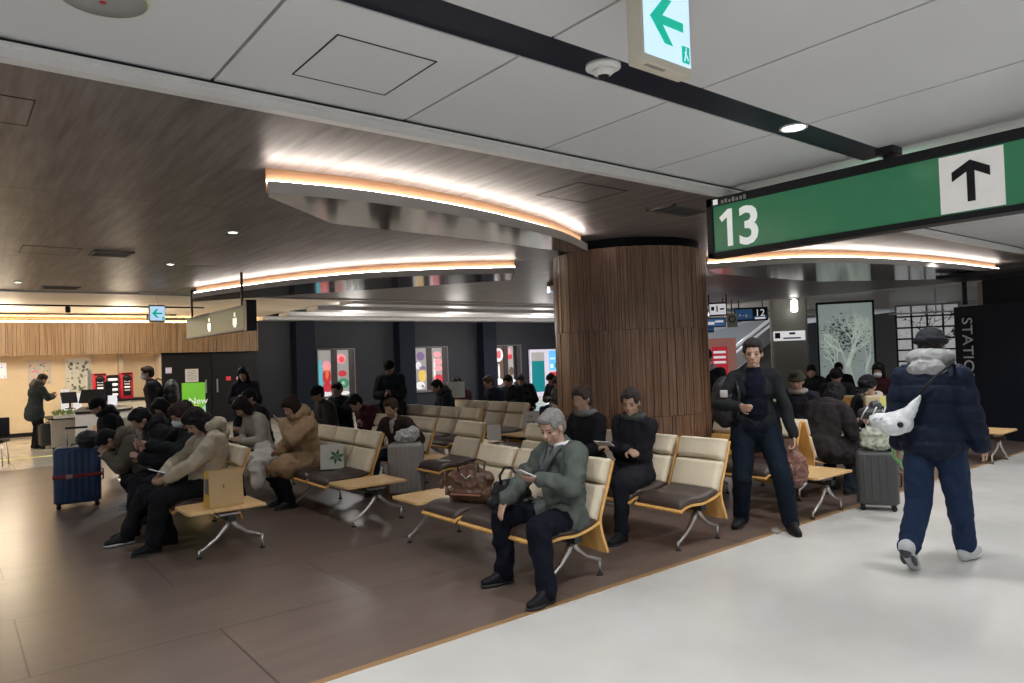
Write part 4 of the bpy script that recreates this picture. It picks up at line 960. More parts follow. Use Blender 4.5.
    if skirt:  # coat hangs over the thighs / down the legs
        for H_, K_, F_ in ((HL, KL, FL), (HR, KR, FR)):
            if tails: pass
            elif skirt <= 1: b.cap(H_, H_.lerp(K_, skirt), .095 * s + t, .085 * s + t * 1.1)
            else: b.cap(H_, K_, .095 * s + t, .075 * s + t * 1.2); b.cap(K_, K_.lerp(F_, skirt - 1), .075 * s + t * 1.2, .085 * s + t * 1.2)
        if tails:
            for q in (-1, 1): b.cap(waist + side * q * .12 * s - fd * .02, pel - upv * tails + side * q * .165 * s + fd * .0, .055 * s + t, .050 * s + t)
            b.cap(pel + upv * .05 - fd * .06, pel - upv * tails - fd * .07, .07 * s + t, .06 * s + t); b.cap(pel - upv * tails - side * .13 - fd * .06, pel - upv * tails + side * .13 - fd * .06, .05 + t, .05 + t)
        elif pose != 'sit':
            for q in (.04, .12, .12 + .10 * skirt): b.cap(HL - upv * q + side * .02, HR - upv * q - side * .02, .105 * s + t, .105 * s + t)
    else: b.ell(pel - upv * .03, (.118 * s + t, .165 * s + t, .07 * s + t), TF, 14)
    fn = puffs(.016, .115) if puff else wrinkle(fold * 1.3, 8, (1, 1, .8))
    if puff and puff != 1: fn = puffs(.014, puff)
    jk = blob('jacket' if kind != 'coat' else 'coat', b, cm('puffer' if puff else 'cloth', tc_, **({'rough': .68} if puff else {})), body, cv, 3, fn)
    if hood:
        b = MB(); ring = []
        for k in range(9):
            a = PI * (.10 + 1.8 * k / 8) ; r0 = .105 * s
            ring.append(neck + upv * (.045 + .035 * (math.cos(a) < 0) * 1) * s + (fd * math.cos(a) * r0 * .8 + side * math.sin(a) * r0 * 1.05))
        b.caps(ring, [.034 * s, .045 * s, .055 * s, .062 * s, .066 * s, .062 * s, .055 * s, .045 * s, .034 * s])
        b.ell(neck - fd * .12 * s + upv * .0, (.06 * s, .13 * s, .07 * s), TF)
        blob('hood', b, cm('cloth', hood), body, cv, 2, wrinkle(.006, 16))
    if scarf:
        b = MB(); pts = [neck + upv * .02 * s + (fd * math.cos(a) * .082 + side * math.sin(a) * .088) * s for a in [2 * PI * k / 12 for k in range(13)]]
        b.caps(pts, [.036 * s] * 13); blob('scarf', b, cm('cloth', scarf), body, cv, 2, wrinkle(.005, 18))
    if shirt:
        b = MB(); b.add([p for p in (neck + fd * .07 * s + side * .045 * s, neck + fd * .07 * s - side * .045 * s, chest + fd * (.125 * s + t) + upv * .02, neck + fd * .1 * s)], [(0, 1, 2), (0, 3, 1), (0, 2, 3), (1, 3, 2)])
        b.caps([neck + fd * .075 * s - upv * .03, chest + fd * (.095 * s + t) + upv * .03], [.04 * s, .03 * s]); b.ell(neck + upv * .015, (.072 * s, .070 * s, .028 * s), TF)
        blob('shirt', b, cm('cloth', shirt), body, cv, 1)
    # ---- hair, hat, eyes, mask
    hc, hk = hair; b = MB(); E = lambda x, y, z, r, n=14: b.ell(h(x, y, z), tuple(q * s for q in r), HM, n)
    if hk != 'none':
        E(-.024, 0, .050, (.100, .088, .095), 18); E(-.05, 0, .0, (.068, .078, .085)); E(.02, 0, .095, (.075, .074, .045))
        for q in (-1, 1): E(.02, q * .066, .05, (.05, .020, .045))
        if hk == 'bob' or hk == 'long':
            E(-.045, 0, -.05, (.075, .088, .10))
            for q in (-1, 1): E(.0, q * .075, -.03, (.055, .024, .10)); E(.045, q * .055, .06, (.04, .03, .035))
            E(.075, 0, .075, (.025, .06, .03))
        if hk == 'long':
            b.caps([h(-.06, 0, -.05), neck - fd * .10 * s - upv * .05, neck - fd * .13 * s - upv * .24], [.085 * s, .085 * s, .05 * s])
            for q in (-1, 1): b.caps([h(-.01, q * .07, -.02), neck + side * q * .09 * s + fd * .03 * s - upv * .02, neck + side * q * .09 * s + fd * .08 * s - upv * .2], [.035 * s, .032 * s, .018 * s])
        if hk == 'fringe': E(.062, 0, .08, (.034, .062, .034))
        blob('hair', b, cm('hair', hc, rough=.6, bump=.5, bscale=60), body, max(vox * .9, .006), 2, wrinkle(.004, 30, (1, 1, .5)))
    if hat:
        b = MB(); b.ell(h(-.012, 0, .062), (.112 * s, .098 * s, .088 * s), HM, 18); rb = [h(.105 * math.cos(a) - .012, .092 * math.sin(a), .045 - .01 * math.cos(a)) for a in [2 * PI * k / 16 for k in range(17)]]
        b.caps(rb, [.020 * s] * 17) if hat[1] == 'beanie' else None
        if hat[1] == 'cap': b.ell(h(.125, 0, .045), (.075 * s, .068 * s, .009), HM)
        if hat[1] == 'brim': b.ell(h(-.005, 0, .055), (.17 * s, .155 * s, .011), HM, 20)
        blob('hat', b, cm('knit', hat[0]), body, max(vox * .9, .007), 2, wrinkle(.003, 30))
    if face and vox <= .010 and not mask == 'all':
        for q in (-1, 1):
            MB().ell(h(.079, q * .031, .004), (.010 * s, .015 * s, .006 * s), HM, 10).build('eye', mat('eye_dark', (.03, .02, .018), .3), body)
            MB().cap(h(.088, q * .017, .028), h(.080, q * .046, .030), .0042 * s, .0030 * s, 6).build('eyebrow', mat('brow', (.03, .022, .018), .8), body)
        b = MB(); b.cap(h(.0945, -.018, -.057), h(.0945, .018, -.057), .0042 * s, .0042 * s, 6); b.build('lips', mat('lip', (.36, .15, .12), .5), body) if not mask else None
    if mask:
        b = MB(); b.ell(h(.052, 0, -.045), (.062 * s, .066 * s, .050 * s), HM, 14); b.cap(h(.10, 0, -.012), h(.10, 0, -.05), .02 * s, .02 * s)
        mk = blob('face_mask', b, cm('cloth', (.72, .74, .76), bump=.05), body, max(vox * .8, .006), 1)
        for q in (-1, 1): MB().tube([h(.045, q * .064, -.02), h(0, q * .082, .005), h(-.01, q * .085, -.02), h(.04, q * .064, -.06)], .0022, 5).build('ear_loop', mat('loop_white', (.7, .7, .7), .7), mk)
    J['body'] = body; J['W'] = Matrix.Translation(loc) @ Matrix.Rotation(rz, 4, 'Z')
    return J
def wpos(J, p): return J['W'] @ p
FACE_L = PI     # facing along -X

def phone(label, pos, n, d, size=(.075, .15), case=(.55, .55, .57)):
    """phone: n = way the screen looks, d = its long axis"""
    n = V(n).normalized(); d = V(d); d = (d - n * d.dot(n)).normalized(); x = d.cross(n)
    t = thing('phone', label, 'phone', pos); Rm = Matrix((x, d, n)).transposed().to_4x4(); t.rotation_euler = Rm.to_euler()
    MB().rbox((-size[0] / 2, -size[1] / 2, -.004), (size[0] / 2, size[1] / 2, .004), .0038, 2).build('phone_body', mat('phone_case_%02d' % int(case[0] * 99), case, .3), t)
    MB().box((-size[0] / 2 + .004, -size[1] / 2 + .006, .004), (size[0] / 2 - .004, size[1] / 2 - .006, .0046)).build('phone_screen', mat('phone_screen', (.2, .22, .25), .1, emit=(.7, .78, .9), estr=.5), t)
    return t

# ---- man in the green jacket with a phone, front row
J = person('person in a green jacket sitting in front, reading a phone', (3.55, 3.90, 0), PI, s=.97, vox=.007, pel=(0, 0, .51), lean=1, hp=24, hy=8, hem=.0,
    fl=(.44, .28, .09), fr=(.38, -.26, .09), kl=(1, .1, .4), kr=(1, -.35, .3), toe=(5, -12), hl=(.30, .08, .80), hr=(.42, -.17, .63), el=(-.2, .9, -.7), er=(-.3, -.9, -.3),
    pdl=(-.2, -.5, .6), pdr=(-.8, .1, -.45), curl=(45, 22), top=((.085, .097, .086), 'jacket'), topt=.034, leg=((.006, .007, .013),), legt=.024, shoe=(.010, .010, .012),
    hair=((.20, .19, .18), 'short'), skirt=.25, fold=.013)
# collar, tie and lapels of the green jacket
f_, s_, u_ = J['fd'], J['side'], J['up']; N0 = J['neck']; Cc = J['chest']
def on_chest(a, z, out=.0):   # point on the front of the jacket: a sideways, z down from the neck
    return N0 + s_ * a - u_ * z + f_ * (.058 + out + .75 * min(z, .12))
MB().add([on_chest(-.050, .0, .012), on_chest(.050, .0, .012), on_chest(.0, .17, .030)], [(0, 1, 2)]).build('shirt', mat('shirt_pale', (.42, .42, .44), .8), J['body'], fixn=False)
MB().tube([N0 + (f_ * math.cos(a) * .066 + s_ * math.sin(a) * .070) + u_ * (.012 - .012 * math.cos(a)) for a in [2 * PI * k / 16 for k in range(16)]], .016, 8, closed=True).build('shirt_collar', mat('collar_white', (.62, .62, .64), .8), J['body'])
MB().cap(on_chest(0, .015, .022), on_chest(0, .035, .024), .015, .012).cap(on_chest(0, .035, .024), on_chest(0, .16, .030), .011, .018).build('tie', mat('tie_grey', (.06, .06, .075), .6), J['body'])
for q in (-1, 1):
    MB().caps([N0 + s_ * q * .062 - f_ * .01 + u_ * .005, on_chest(q * .062, .02, .012), on_chest(q * .036, .11, .022), on_chest(q * .008, .19, .024)], [.018, .019, .022, .012]).build('lapel', mat('lapel_green', (.060, .070, .062), .85, bump=.2, bscale=150), J['body'])
phone('white phone held by the person in the green jacket', wpos(J, J['WL'] + V((.085, -.045, .035))), (.45, .1, .85), (-.8, .2, .5), case=(.6, .6, .6))
b = MB(); b.tube([wpos(J, J['WR'] + (J['ER'] - J['WR']).normalized() * .03 + V(p)) for p in [(.033 * math.cos(a), .0 + .036 * math.sin(a), .018 * math.cos(a)) for a in [2 * PI * k / 12 for k in range(12)]]], .005, 6, closed=True)
tag(b.build('wristwatch', M_alu), 'silver wristwatch of the person in the green jacket', 'watch')
# ---- seated people behind
J = person('person in a dark coat with arms folded before the wooden column', (5.04, 4.55, 0), PI + .12, vox=.010, pel=(0, 0, .54), lean=2, lside=4, hp=14, hy=18, fl=(.45, .16, .08), fr=(.42, -.18, .08),
    hl=(.22, -.08, .80), hr=(.24, .10, .78), pdl=(-.5, 0, -1), pdr=(-.6, 0, -.8), top=((.016, .016, .021), 'coat'), topt=.036, skirt=.85, leg=((.012, .014, .02),), hair=((.05, .04, .035), 'short'), scarf=(.06, .07, .065))
notebook = thing('booklet', 'pale folded paper held by the person in the dark coat', 'paper', (4.66, 4.56, .84), .3); MB().box((-.05, -.08, 0), (.05, .08, .006), Matrix.Rotation(.5, 4, 'Y')).build('sheet', M_white, notebook)
person('person in black half hidden behind the green jacketed one', (5.02, 5.12, 0), PI, vox=.012, lean=2, hp=12, hy=10, pel=(0, 0, .55), top=((.014, .014, .017), 'coat'), topt=.035, skirt=.8, scarf=(.16, .16, .155), hair=((.06, .045, .04), 'short'))
# ---- standing man with backpack and brown bag
J = person('standing person in an open dark jacket carrying a brown bag', (5.90, 3.80, 0), PI + .62, pose='stand', s=1.03, vox=.009, pel=(0, 0, .93), lean=2, hp=6, hy=-4, shs=1.15, hem=.0,
    fl=(.14, .26, .08), fr=(-.04, -.16, .08), kl=(1, .2, 0), kr=(1, -.1, 0), toe=(12, -20), hl=(.10, .33, .82), hr=(.24, -.14, 1.14), el=(-.5, .8, 0), er=(-.2, -.9, -.7), pdl=(0, -1, 0), pdr=(-.3, .9, .2), curl=(75, 70),
    top=((.016, .018, .019), 'jacket'), topt=.022, leg=((.007, .012, .021),), legt=.030, shoe=(.012, .012, .014), hair=((.03, .025, .025), 'short'), skirt=.1, tails=.17)
Bd = J['body']; Js = J
b = MB(); TF = Matrix((J['fd'], J['side'], J['up'])).transposed()
b.ell(J['chest'] + J['fd'] * .058, (.098, .12, .2), TF); b.ell(J['waist'] + J['fd'] * .055, (.100, .12, .2), TF); b.cap(J['pel'] + J['fd'] * .06 - J['side'] * .05, J['pel'] + J['fd'] * .06 + J['side'] * .05, .085, .085); b.ell(J['neck'] + J['fd'] * .01, (.075, .072, .05), TF)
blob('sweater', b, mat('sweater_navy', (.006, .008, .016), .9, bump=.3, bscale=150, spec=.1), Bd, .01, 2, wrinkle(.005, 9))
# backpack slung on the right shoulder
bp = J['SR'] - J['side'] * .09 - J['up'] * .22 + J['fd'] * .02
t = thing('backpack', 'black backpack slung over the shoulder of the standing person', 'backpack', wpos(J, bp), PI + .62)
b = MB(); b.ell((-.06, 0, 0), (.14, .13, .24)); b.ell((-.08, 0, -.1), (.15, .14, .16)); b.ell((.03, 0, -.08), (.08, .11, .13)); blob('bag_body', b, mat('nylon_black', (.015, .015, .018), .55, bump=.3, bscale=90), t, .012, 2, wrinkle(.008, 8))
MB().tube([(.05, .10, .2), (.12, .12, .08), (.12, .10, -.12), (.04, .08, -.22)], .018, 8).build('strap', M_black, t)
MB().rbox((.09, -.05, .04), (.12, .02, .11), .012).build('pale_patch', mat('patch_pale', (.42, .38, .38), .6), t)
# brown string bag in the left hand
t = thing('brown_bag', 'brown soft bag hanging from the hand of the standing person', 'bag', wpos(J, J['WL'] + V((.02, 0, -.10))), PI + .62)
b = MB(); b.ell((0, 0, -.20), (.07, .115, .15)); b.ell((0, 0, -.27), (.075, .105, .10)); b.cap((0, 0, -.02), (0, 0, -.1), .022, .06); blob('bag_body', b, mat('bag_brown', (.17, .075, .055), .6, bump=.6, bscale=40), t, .008, 2, wrinkle(.010, 16))
MB().tube([(0, -.03, -.05), (.01, -.02, .03), (.01, .02, .03), (0, .03, -.05)], .008, 6).build('handle', mat('bag_brown'), t)
for q in ([(.065, -.04, -.15), (.08, -.02, -.24)], [(.08, -.02, -.24), (.078, .03, -.17)], [(.07, -.05, -.30), (.078, .05, -.29)]): MB().tube(q, .004, 5).build('cord', mat('cord_light', (.34, .2, .17), .6), t)
t = thing('litter', 'small pale scrap on the floor by the shoe of the standing person', 'litter', (5.83, 3.60, .0), .5)
MB().prism([(-.10, -.02), (0, -.045), (.10, -.01), (.08, .03), (-.04, .03)], .002, .014).build('scrap', mat('scrap_grey', (.35, .33, .31), .7), t)

# ---- the walker in the navy puffer jacket
J = person('person walking away in a navy puffer jacket, knit cap and jeans', (5.72, 2.20, 0), .10, pose='stand', s=1.03, vox=.007, pel=(-.02, 0, .94), lean=3, hp=2, hy=8, shs=1.25, hem=.035,
    fl=(-.33, .11, .17), fr=(.30, -.10, .09), kl=(1, .05, .0), kr=(1, 0, 0), toe=(4, -6), toez=(-.75, 0), hl=(.10, .27, .88), hr=(.12, -.27, .90), el=(-1, .25, 0), er=(-1, -.25, 0), curl=60,
    top=((.009, .014, .030), 'jacket'), topt=.058, puff=.135, hood=(.30, .30, .30), leg=((.016, .029, .066),), legt=.030, shoe=(.42, .43, .44), sole=(.55, .55, .53), hair=((.02, .018, .016), 'short'), hat=((.022, .024, .028), 'beanie'), fold=.009)
Jw = J
mshoe = mat('shoe_panel_dark', (.03, .03, .04), .5)
for F_, tz, off in ((J['FL'], -.75, 0), (J['FR'], 0, 0)):
    tv = V((1, 0, tz)).normalized(); dn = V((tv.z, 0, -tv.x)) if tz == 0 else V((tv.x * 0 + tv.z, 0, -tv.x)).normalized()
    b = MB()
    for q in (-1, 1): b.ell(F_ + dn * .045 + tv * .05 + V((0, q * .037, 0)), (.075, .014, .030), Matrix((tv, V((0, 1, 0)), -dn)).transposed())
    b.ell(F_ + dn * .03 - tv * .045, (.028, .042, .045)); b.build('shoe_panel', mshoe, J['body'])
# crossbody strap and white pouch on the left hip
W_ = J['W']; f, sd, u_ = J['fd'], J['side'], J['up']
t = thing('crossbody_pouch', 'white shiny crossbody pouch with black strap on the walker', 'bag', wpos(J, J['waist'] - f * .23 + sd * .16 - u_ * .03), .10)
X0 = wpos(J, J['waist'] - f * .23 + sd * .16 - u_ * .03)
Rl = Matrix.Rotation(-.10, 3, 'Z')
b = MB(); b.caps([(0, .14, -.01), (0, .04, -.03), (0, -.07, .05), (0, -.15, .18)], [.06, .085, .05, .010]); b.caps([(0, .05, -.03), (0, -.02, -.02)], [.09, .08])
blob('pouch_body', b, mat('pouch_white', (.62, .64, .66), .3, bump=.4, bscale=30, var=.15, vscale=14), t, .007, 2, wrinkle(.003, 14))
MB().lathe([(.022, 0), (.02, .006), (.004, .008)], 14, Matrix.Translation((-.078, -.035, -.025)) @ Matrix.Rotation(R(-90), 4, 'Y')).build('round_mark', M_black, t)
for k in range(2): MB().tube([(-.066 - k * .006, .15 - k * .045, .0 + k * .006), (-.068 - k * .006, .13 - k * .045, .02 + k * .006)], .004, 5).build('print_mark', mat('mark_grey', (.4, .4, .42), .5), t)
pts = [J['waist'] - f * .235 + sd * .02 + u_ * .16, J['waist'] - f * .245 - sd * .03 + u_ * .22, J['chest'] - f * .235 - sd * .10 + u_ * .12, J['chest'] - f * .16 - sd * .17 + u_ * .20, J['chest'] + f * .02 - sd * .15 + u_ * .24]
b = MB(); Ti = Matrix.Translation(-X0); inv = Matrix.Rotation(-.10, 4, 'Z')
b.tube([inv @ (Ti @ wpos(J, p)) for p in pts], .010, 6); b.build('strap', M_black, t)

# ---- left seat row
J = person('person in a beige hooded coat and black trousers beside the paper bag', (1.93, 7.22, 0), PI + .05, vox=.009, pel=(0, 0, .53), lean=-7, hp=46, hy=0, fl=(.50, .10, .08), fr=(.30, -.12, .08), kl=(1, .1, .4), kr=(1, -.1, .6), toe=(8, -4),
    hl=(.36, .10, .66), hr=(.38, .0, .68), pdl=(-.3, -.8, .2), pdr=(-.3, .8, .2), top=((.42, .36, .27), 'coat'), topt=.040, hood=(.40, .34, .26), leg=((.012, .012, .015),), legt=.030, shoe=(.012, .012, .014), hair=((.016, .013, .013), 'long'), fold=.010)
phone('small phone in the hands of the beige hooded person', wpos(J, V((.44, .05, .72))), (.4, 0, 1), (-1, 0, .4), case=(.2, .2, .2))
J = person('masked person in a black leather jacket holding a phone', (1.92, 7.80, 0), PI + .10, vox=.009, pel=(0, 0, .54), lean=-6, hp=34, hy=0, fl=(.62, .10, .09), fr=(.50, -.14, .08), kl=(1, .0, .8), kr=(1, -.1, .6), toe=(0, -6), toez=(0, 0),
    hl=(.40, .10, .92), hr=(.42, -.02, .90), pdl=(-.5, -.7, .3), pdr=(-.5, .7, .3), top=((.016, .016, .019), 'jacket'), topt=.034, leg=((.013, .013, .017),), legt=.028, shoe=(.02, .02, .02), sole=(.5, .5, .5), hair=((.030, .018, .016), 'fringe'), mask=True, fold=.010)
phone('dark phone held up by the masked person', wpos(J, V((.49, .04, 1.01))), (.9, 0, .45), (-.4, .1, 1), case=(.03, .03, .035))
person('person in a black puffy coat hunched over behind the masked person', (1.95, 8.60, 0), PI, vox=.013, lean=20, hp=30, hy=10, fl=(.25, .12, .08), fr=(.2, -.12, .08), leg=((.012, .012, .014),), top=((.014, .014, .017), 'coat'), topt=.075, puff=1, hood=(.02, .02, .022), hair=((.012, .012, .012), 'short'))
person('person in an olive coat bent forward over the blue suitcase handle', (2.05, 9.45, 0), PI - .1, vox=.012, lean=54, hp=40, hl=(.60, .05, .66), hr=(.60, -.1, .66), fl=(.25, .14, .08), fr=(.3, -.14, .08), top=((.11, .095, .07), 'coat'), topt=.06, puff=.2, skirt=.6,
    leg=((.02, .02, .022),), shoe=(.35, .35, .35), sole=(.6, .6, .6), hair=((.012, .011, .011), 'short'), hood=(.12, .10, .075))
person('person in black with a dark knit cap sitting before the counter', (1.90, 11.6, 0), PI, vox=.014, lean=14, hp=18, top=((.012, .012, .014), 'coat'), topt=.06, hat=((.01, .01, .012), 'beanie'), hood=(.014, .014, .016), hair=((.01, .01, .01), 'short'), pel=(0, 0, .52))
# ---- second row of the left block
J = person('person in a tan coat leaning on one hand, dark hair', (3.36, 8.22, 0), PI + .1, vox=.011, lean=12, hp=20, hy=6, lside=4, hl=(.33, .08, .98), hr=(.30, -.08, .64), el=(.3, .7, -.8), pdl=(-.5, -.3, .5), fl=(.30, .12, .08), fr=(.25, -.12, .08), top=((.36, .24, .14), 'coat'), topt=.050, skirt=.9, hood=(.36, .24, .14), leg=((.016, .016, .02),), hair=((.022, .013, .011), 'bob'), fold=.012)
J = person('person in a light grey jacket looking down, white coat on the lap', (3.22, 9.35, 0), PI + .1, vox=.012, lean=14, hp=34, top=((.40, .37, .31), 'jacket'), topt=.035, leg=((.02, .02, .022),), hair=((.02, .012, .013), 'bob'), fl=(.36, .1, .08), fr=(.4, -.1, .08))
t = thing('folded_coat', 'white folded coat heaped between the beige and the grey jacketed people', 'coat', (2.90, 8.45, .42), .2)
b = MB(); b.ell((0, 0, .12), (.2, .24, .13)); b.ell((.1, .1, .22), (.12, .14, .1)); b.ell((-.16, -.12, .0), (.09, .12, .16)); b.cap((-.1, -.1, .1), (-.2, -.2, -.1), .09, .07); blob('cloth', b, mat('cloth_white', (.55, .52, .47), .9, bump=.2, bscale=100), t, .012, 2, wrinkle(.02, 7))
# ---- standing people far left
J = person('customer in a dark coat standing at the counter with papers', (1.50, 18.9, 0), .35, pose='stand', s=.95, vox=.016, hp=22, hl=(.36, .1, 1.15), hr=(.34, -.1, 1.12), top=((.035, .042, .045), 'coat'), topt=.04, skirt=.4, leg=((.012, .012, .015),), hair=((.03, .02, .018), 'short'), mask=False, hood=(.10, .10, .09))
J = person('standing masked person with a black backpack near the black door', (3.05, 14.6, 0), PI - .2, pose='stand', s=1.03, vox=.014, hp=4, top=((.022, .022, .026), 'coat'), topt=.05, skirt=.7, mask=True, hair=((.04, .025, .018), 'short'), leg=((.02, .02, .022),))
t = thing('backpack', 'black backpack worn by the standing masked person', 'backpack', wpos(J, V((-.24, 0, 1.22))), PI - .2)
b = MB(); b.ell((-.03, 0, 0), (.13, .16, .24)); b.ell((-.03, 0, -.1), (.14, .17, .16)); blob('bag_body', b, mat('nylon_black'), t, .016, 2, wrinkle(.006, 8))
MB().tube([(.08, .1, .2), (.2, .12, .26), (.38, .12, .1), (.3, .13, -.1), (.08, .13, -.14)], .016, 6).build('strap', M_black, t)
person('standing person with long black hair and dark clothes by the red sticker', (4.05, 12.5, 0), -2.2, pose='stand', s=.95, vox=.013, hp=14, hl=(.24, .05, 1.10), hr=(.24, -.05, 1.10), top=((.016, .016, .022), 'coat'), topt=.04, skirt=1.2, hair=((.010, .010, .012), 'long'), leg=((.014, .014, .02),))
person('seated person in black with a bowed head under the green poster', (2.75, 11.3, 0), PI + .1, vox=.014, lean=22, hp=30, top=((.016, .016, .019), 'coat'), topt=.06, hair=((.010, .010, .010), 'bob'), hl=(.3, .05, .9), hr=(.3, -.05, .88))
person('seated person with a patterned black cap next to the long-haired one', (3.75, 10.9, 0), PI, vox=.014, lean=10, hp=14, top=((.02, .02, .025), 'coat'), topt=.05, hat=((.02, .02, .024), 'cap'), hair=((.02, .02, .02), 'short'))
person('big dark coated person leaning forward in the left block', (2.75, 9.7, 0), PI, vox=.013, lean=30, hp=20, top=((.014, .015, .018), 'coat'), topt=.07, puff=1, hair=((.012, .012, .012), 'short'), pel=(0, 0, .56))
# ---- middle distance, left of the column
person('person in grey seen past the cream seats, with a dark cap', (4.85, 10.9, 0), PI, vox=.014, lean=12, hp=16, top=((.06, .055, .055), 'jacket'), topt=.05, hat=((.012, .012, .012), 'beanie'), hair=((.02, .02, .02), 'short'))
person('person in black with a turned head under the left display case', (5.5, 11.8, 0), PI + .5, vox=.015, lean=8, hp=12, hl=(.35, .1, .9), hr=(.35, -.1, .9), top=((.014, .014, .016), 'coat'), topt=.05, hair=((.012, .012, .012), 'short'))
person('person in a dark red coat bent over in the middle rows', (5.25, 9.9, 0), PI, vox=.013, lean=34, hp=26, top=((.060, .016, .022), 'coat'), topt=.07, puff=1, hair=((.015, .012, .012), 'short'))
person('standing person in a dark coat and flat cap between the seat rows', (6.15, 11.2, 0), PI + .9, pose='stand', s=.98, vox=.013, hp=18, hl=(.30, .05, 1.1), hr=(.30, -.05, 1.08), top=((.024, .028, .034), 'coat'), topt=.06, skirt=1.0, hat=((.012, .012, .014), 'cap'), hair=((.02, .02, .02), 'short'), scarf=(.03, .035, .04))
J = person('person in an open dark brown jacket and jeans behind the grey suitcase', (4.66, 8.15, 0), PI + .45, vox=.011, lean=20, hp=8, hy=0, s=.95, pel=(.05, 0, .47), hl=(.35, .2, .62), hr=(.35, -.15, .62), fl=(.5, .25, .08), fr=(.5, -.15, .08), top=((.040, .028, .024), 'jacket'), topt=.036, shirt=(.40, .36, .36), leg=((.014, .022, .035),), hair=((.05, .03, .02), 'short'))
person('person with black hair and a navy jacket under the middle display case', (7.2, 10.95, 0), PI - .2, vox=.014, lean=14, hp=18, top=((.014, .022, .035), 'jacket'), topt=.05, hair=((.010, .010, .010), 'short'), hood=(.05, .05, .055))
person('person in dark red holding a white paper bag in the rear rows', (7.95, 11.6, 0), PI + .3, vox=.015, lean=10, hp=16, top=((.10, .03, .035), 'jacket'), topt=.04, hair=((.05, .03, .025), 'bob'))
person('person in a dark navy coat with brown hair in the rear rows', (8.35, 11.0, 0), PI - .1, vox=.014, lean=12, hp=12, top=((.014, .016, .028), 'coat'), topt=.06, hair=((.08, .045, .035), 'short'))
person('person in black next to the brown haired one in the rear rows', (9.3, 11.6, 0), PI + .2, vox=.015, lean=16, hp=16, top=((.012, .014, .02), 'coat'), topt=.06, hair=((.010, .010, .010), 'short'))
person('person in black leaning sideways below the balloon display case', (10.4, 12.6, 0), PI + .5, vox=.016, lean=22, hp=18, top=((.014, .013, .017), 'coat'), topt=.06, hair=((.03, .025, .025), 'short'))
person('person in dark clothes with a pale phone below the balloon display case', (10.6, 11.7, 0), PI + .2, vox=.016, lean=18, hp=24, top=((.018, .014, .022), 'coat'), topt=.05, hair=((.012, .012, .012), 'short'))
person('person in a grey shiny puffer jacket with tied hair beside the column', (9.05, 9.75, 0), PI + .1, vox=.011, lean=16, hp=20, top=((.10, .105, .11), 'jacket'), topt=.06, puff=.10, hair=((.035, .030, .03), 'bob'), hood=(.14, .14, .14), leg=((.012, .012, .016),))
# ---- right of the column
person('person in a dark coat leaning over a trolley, orange end table behind', (7.55, 4.08, 0), -.1, vox=.009, pel=(0, 0, .54), lean=24, hp=22, hy=0, hl=(.42, .1, .66), hr=(.42, -.12, .66), fl=(.38, .14, .08), fr=(.30, -.14, .08), top=((.028, .023, .024), 'coat'), topt=.055, skirt=1.15, hair=((.012, .011, .012), 'bob'), leg=((.015, .02, .03),), scarf=(.05, .04, .042), fold=.010)
person('person in a black cap and beige scarf facing the trolley', (8.66, 3.92, 0), PI, vox=.011, lean=16, hp=20, pel=(0, 0, .55), hl=(.34, .1, .75), hr=(.34, -.1, .75), fl=(.30, .05, .08), fr=(.36, -.16, .08), top=((.016, .016, .019), 'coat'), topt=.045, skirt=.8, hat=((.010, .010, .012), 'cap'), scarf=(.45, .40, .34), hair=((.02, .02, .02), 'short'), shoe=(.20, .22, .24), sole=(.5, .5, .5))
person('person in a dark coat with a beige collar and olive cap', (8.66, 4.92, 0), PI + .3, vox=.011, lean=4, hp=10, pel=(0, 0, .56), top=((.018, .018, .024), 'coat'), topt=.05, scarf=(.34, .28, .24), hat=((.055, .05, .035), 'beanie'), hair=((.02, .02, .02), 'short'))
person('person in black with a yellow and white shoulder panel', (11.4, 7.1, 0), PI + .4, vox=.014, lean=12, hp=14, top=((.40, .42, .25), 'jacket'), topt=.045, hair=((.010, .010, .012), 'short'))
person('person in black peeking out between column and standing person', (8.3, 6.05, 0), PI + .4, pose='stand', s=.99, vox=.013, hp=8, top=((.014, .014, .016), 'coat'), topt=.04, skirt=.6, hair=((.012, .012, .012), 'short'), scarf=(.3, .26, .26))
person('far seated person with black hair below the tree panel', (14.6, 7.4, 0), PI + .5, vox=.016, lean=10, hp=12, top=((.014, .015, .017), 'coat'), topt=.06, hair=((.010, .010, .010), 'short'))
person('far seated person with a black backpack left of the tree panel', (13.6, 7.45, 0), PI + .5, vox=.016, lean=14, hp=14, top=((.018, .02, .024), 'coat'), topt=.06, hair=((.010, .010, .010), 'short'))
person('far seated person in a cap right below the tree panel', (11.3, 5.75, 0), PI + .4, vox=.015, lean=14, hp=14, top=((.014, .014, .016), 'coat'), topt=.06, hat=((.010, .010, .012), 'beanie'), hair=((.02, .02, .02), 'short'))
person('masked person in dark red by the lattice screen', (12.2, 5.45, 0), PI + .1, vox=.014, lean=8, hp=10, pel=(0, 0, .57), top=((.05, .014, .018), 'coat'), topt=.05, mask=True, hair=((.012, .012, .012), 'bob'))
person('person with black hair behind the shoulder of the navy puffer walker', (12.75, 4.95, 0), PI - .3, vox=.014, lean=10, hp=16, pel=(0, 0, .60), top=((.012, .013, .016), 'coat'), topt=.06, hair=((.012, .012, .012), 'short'))

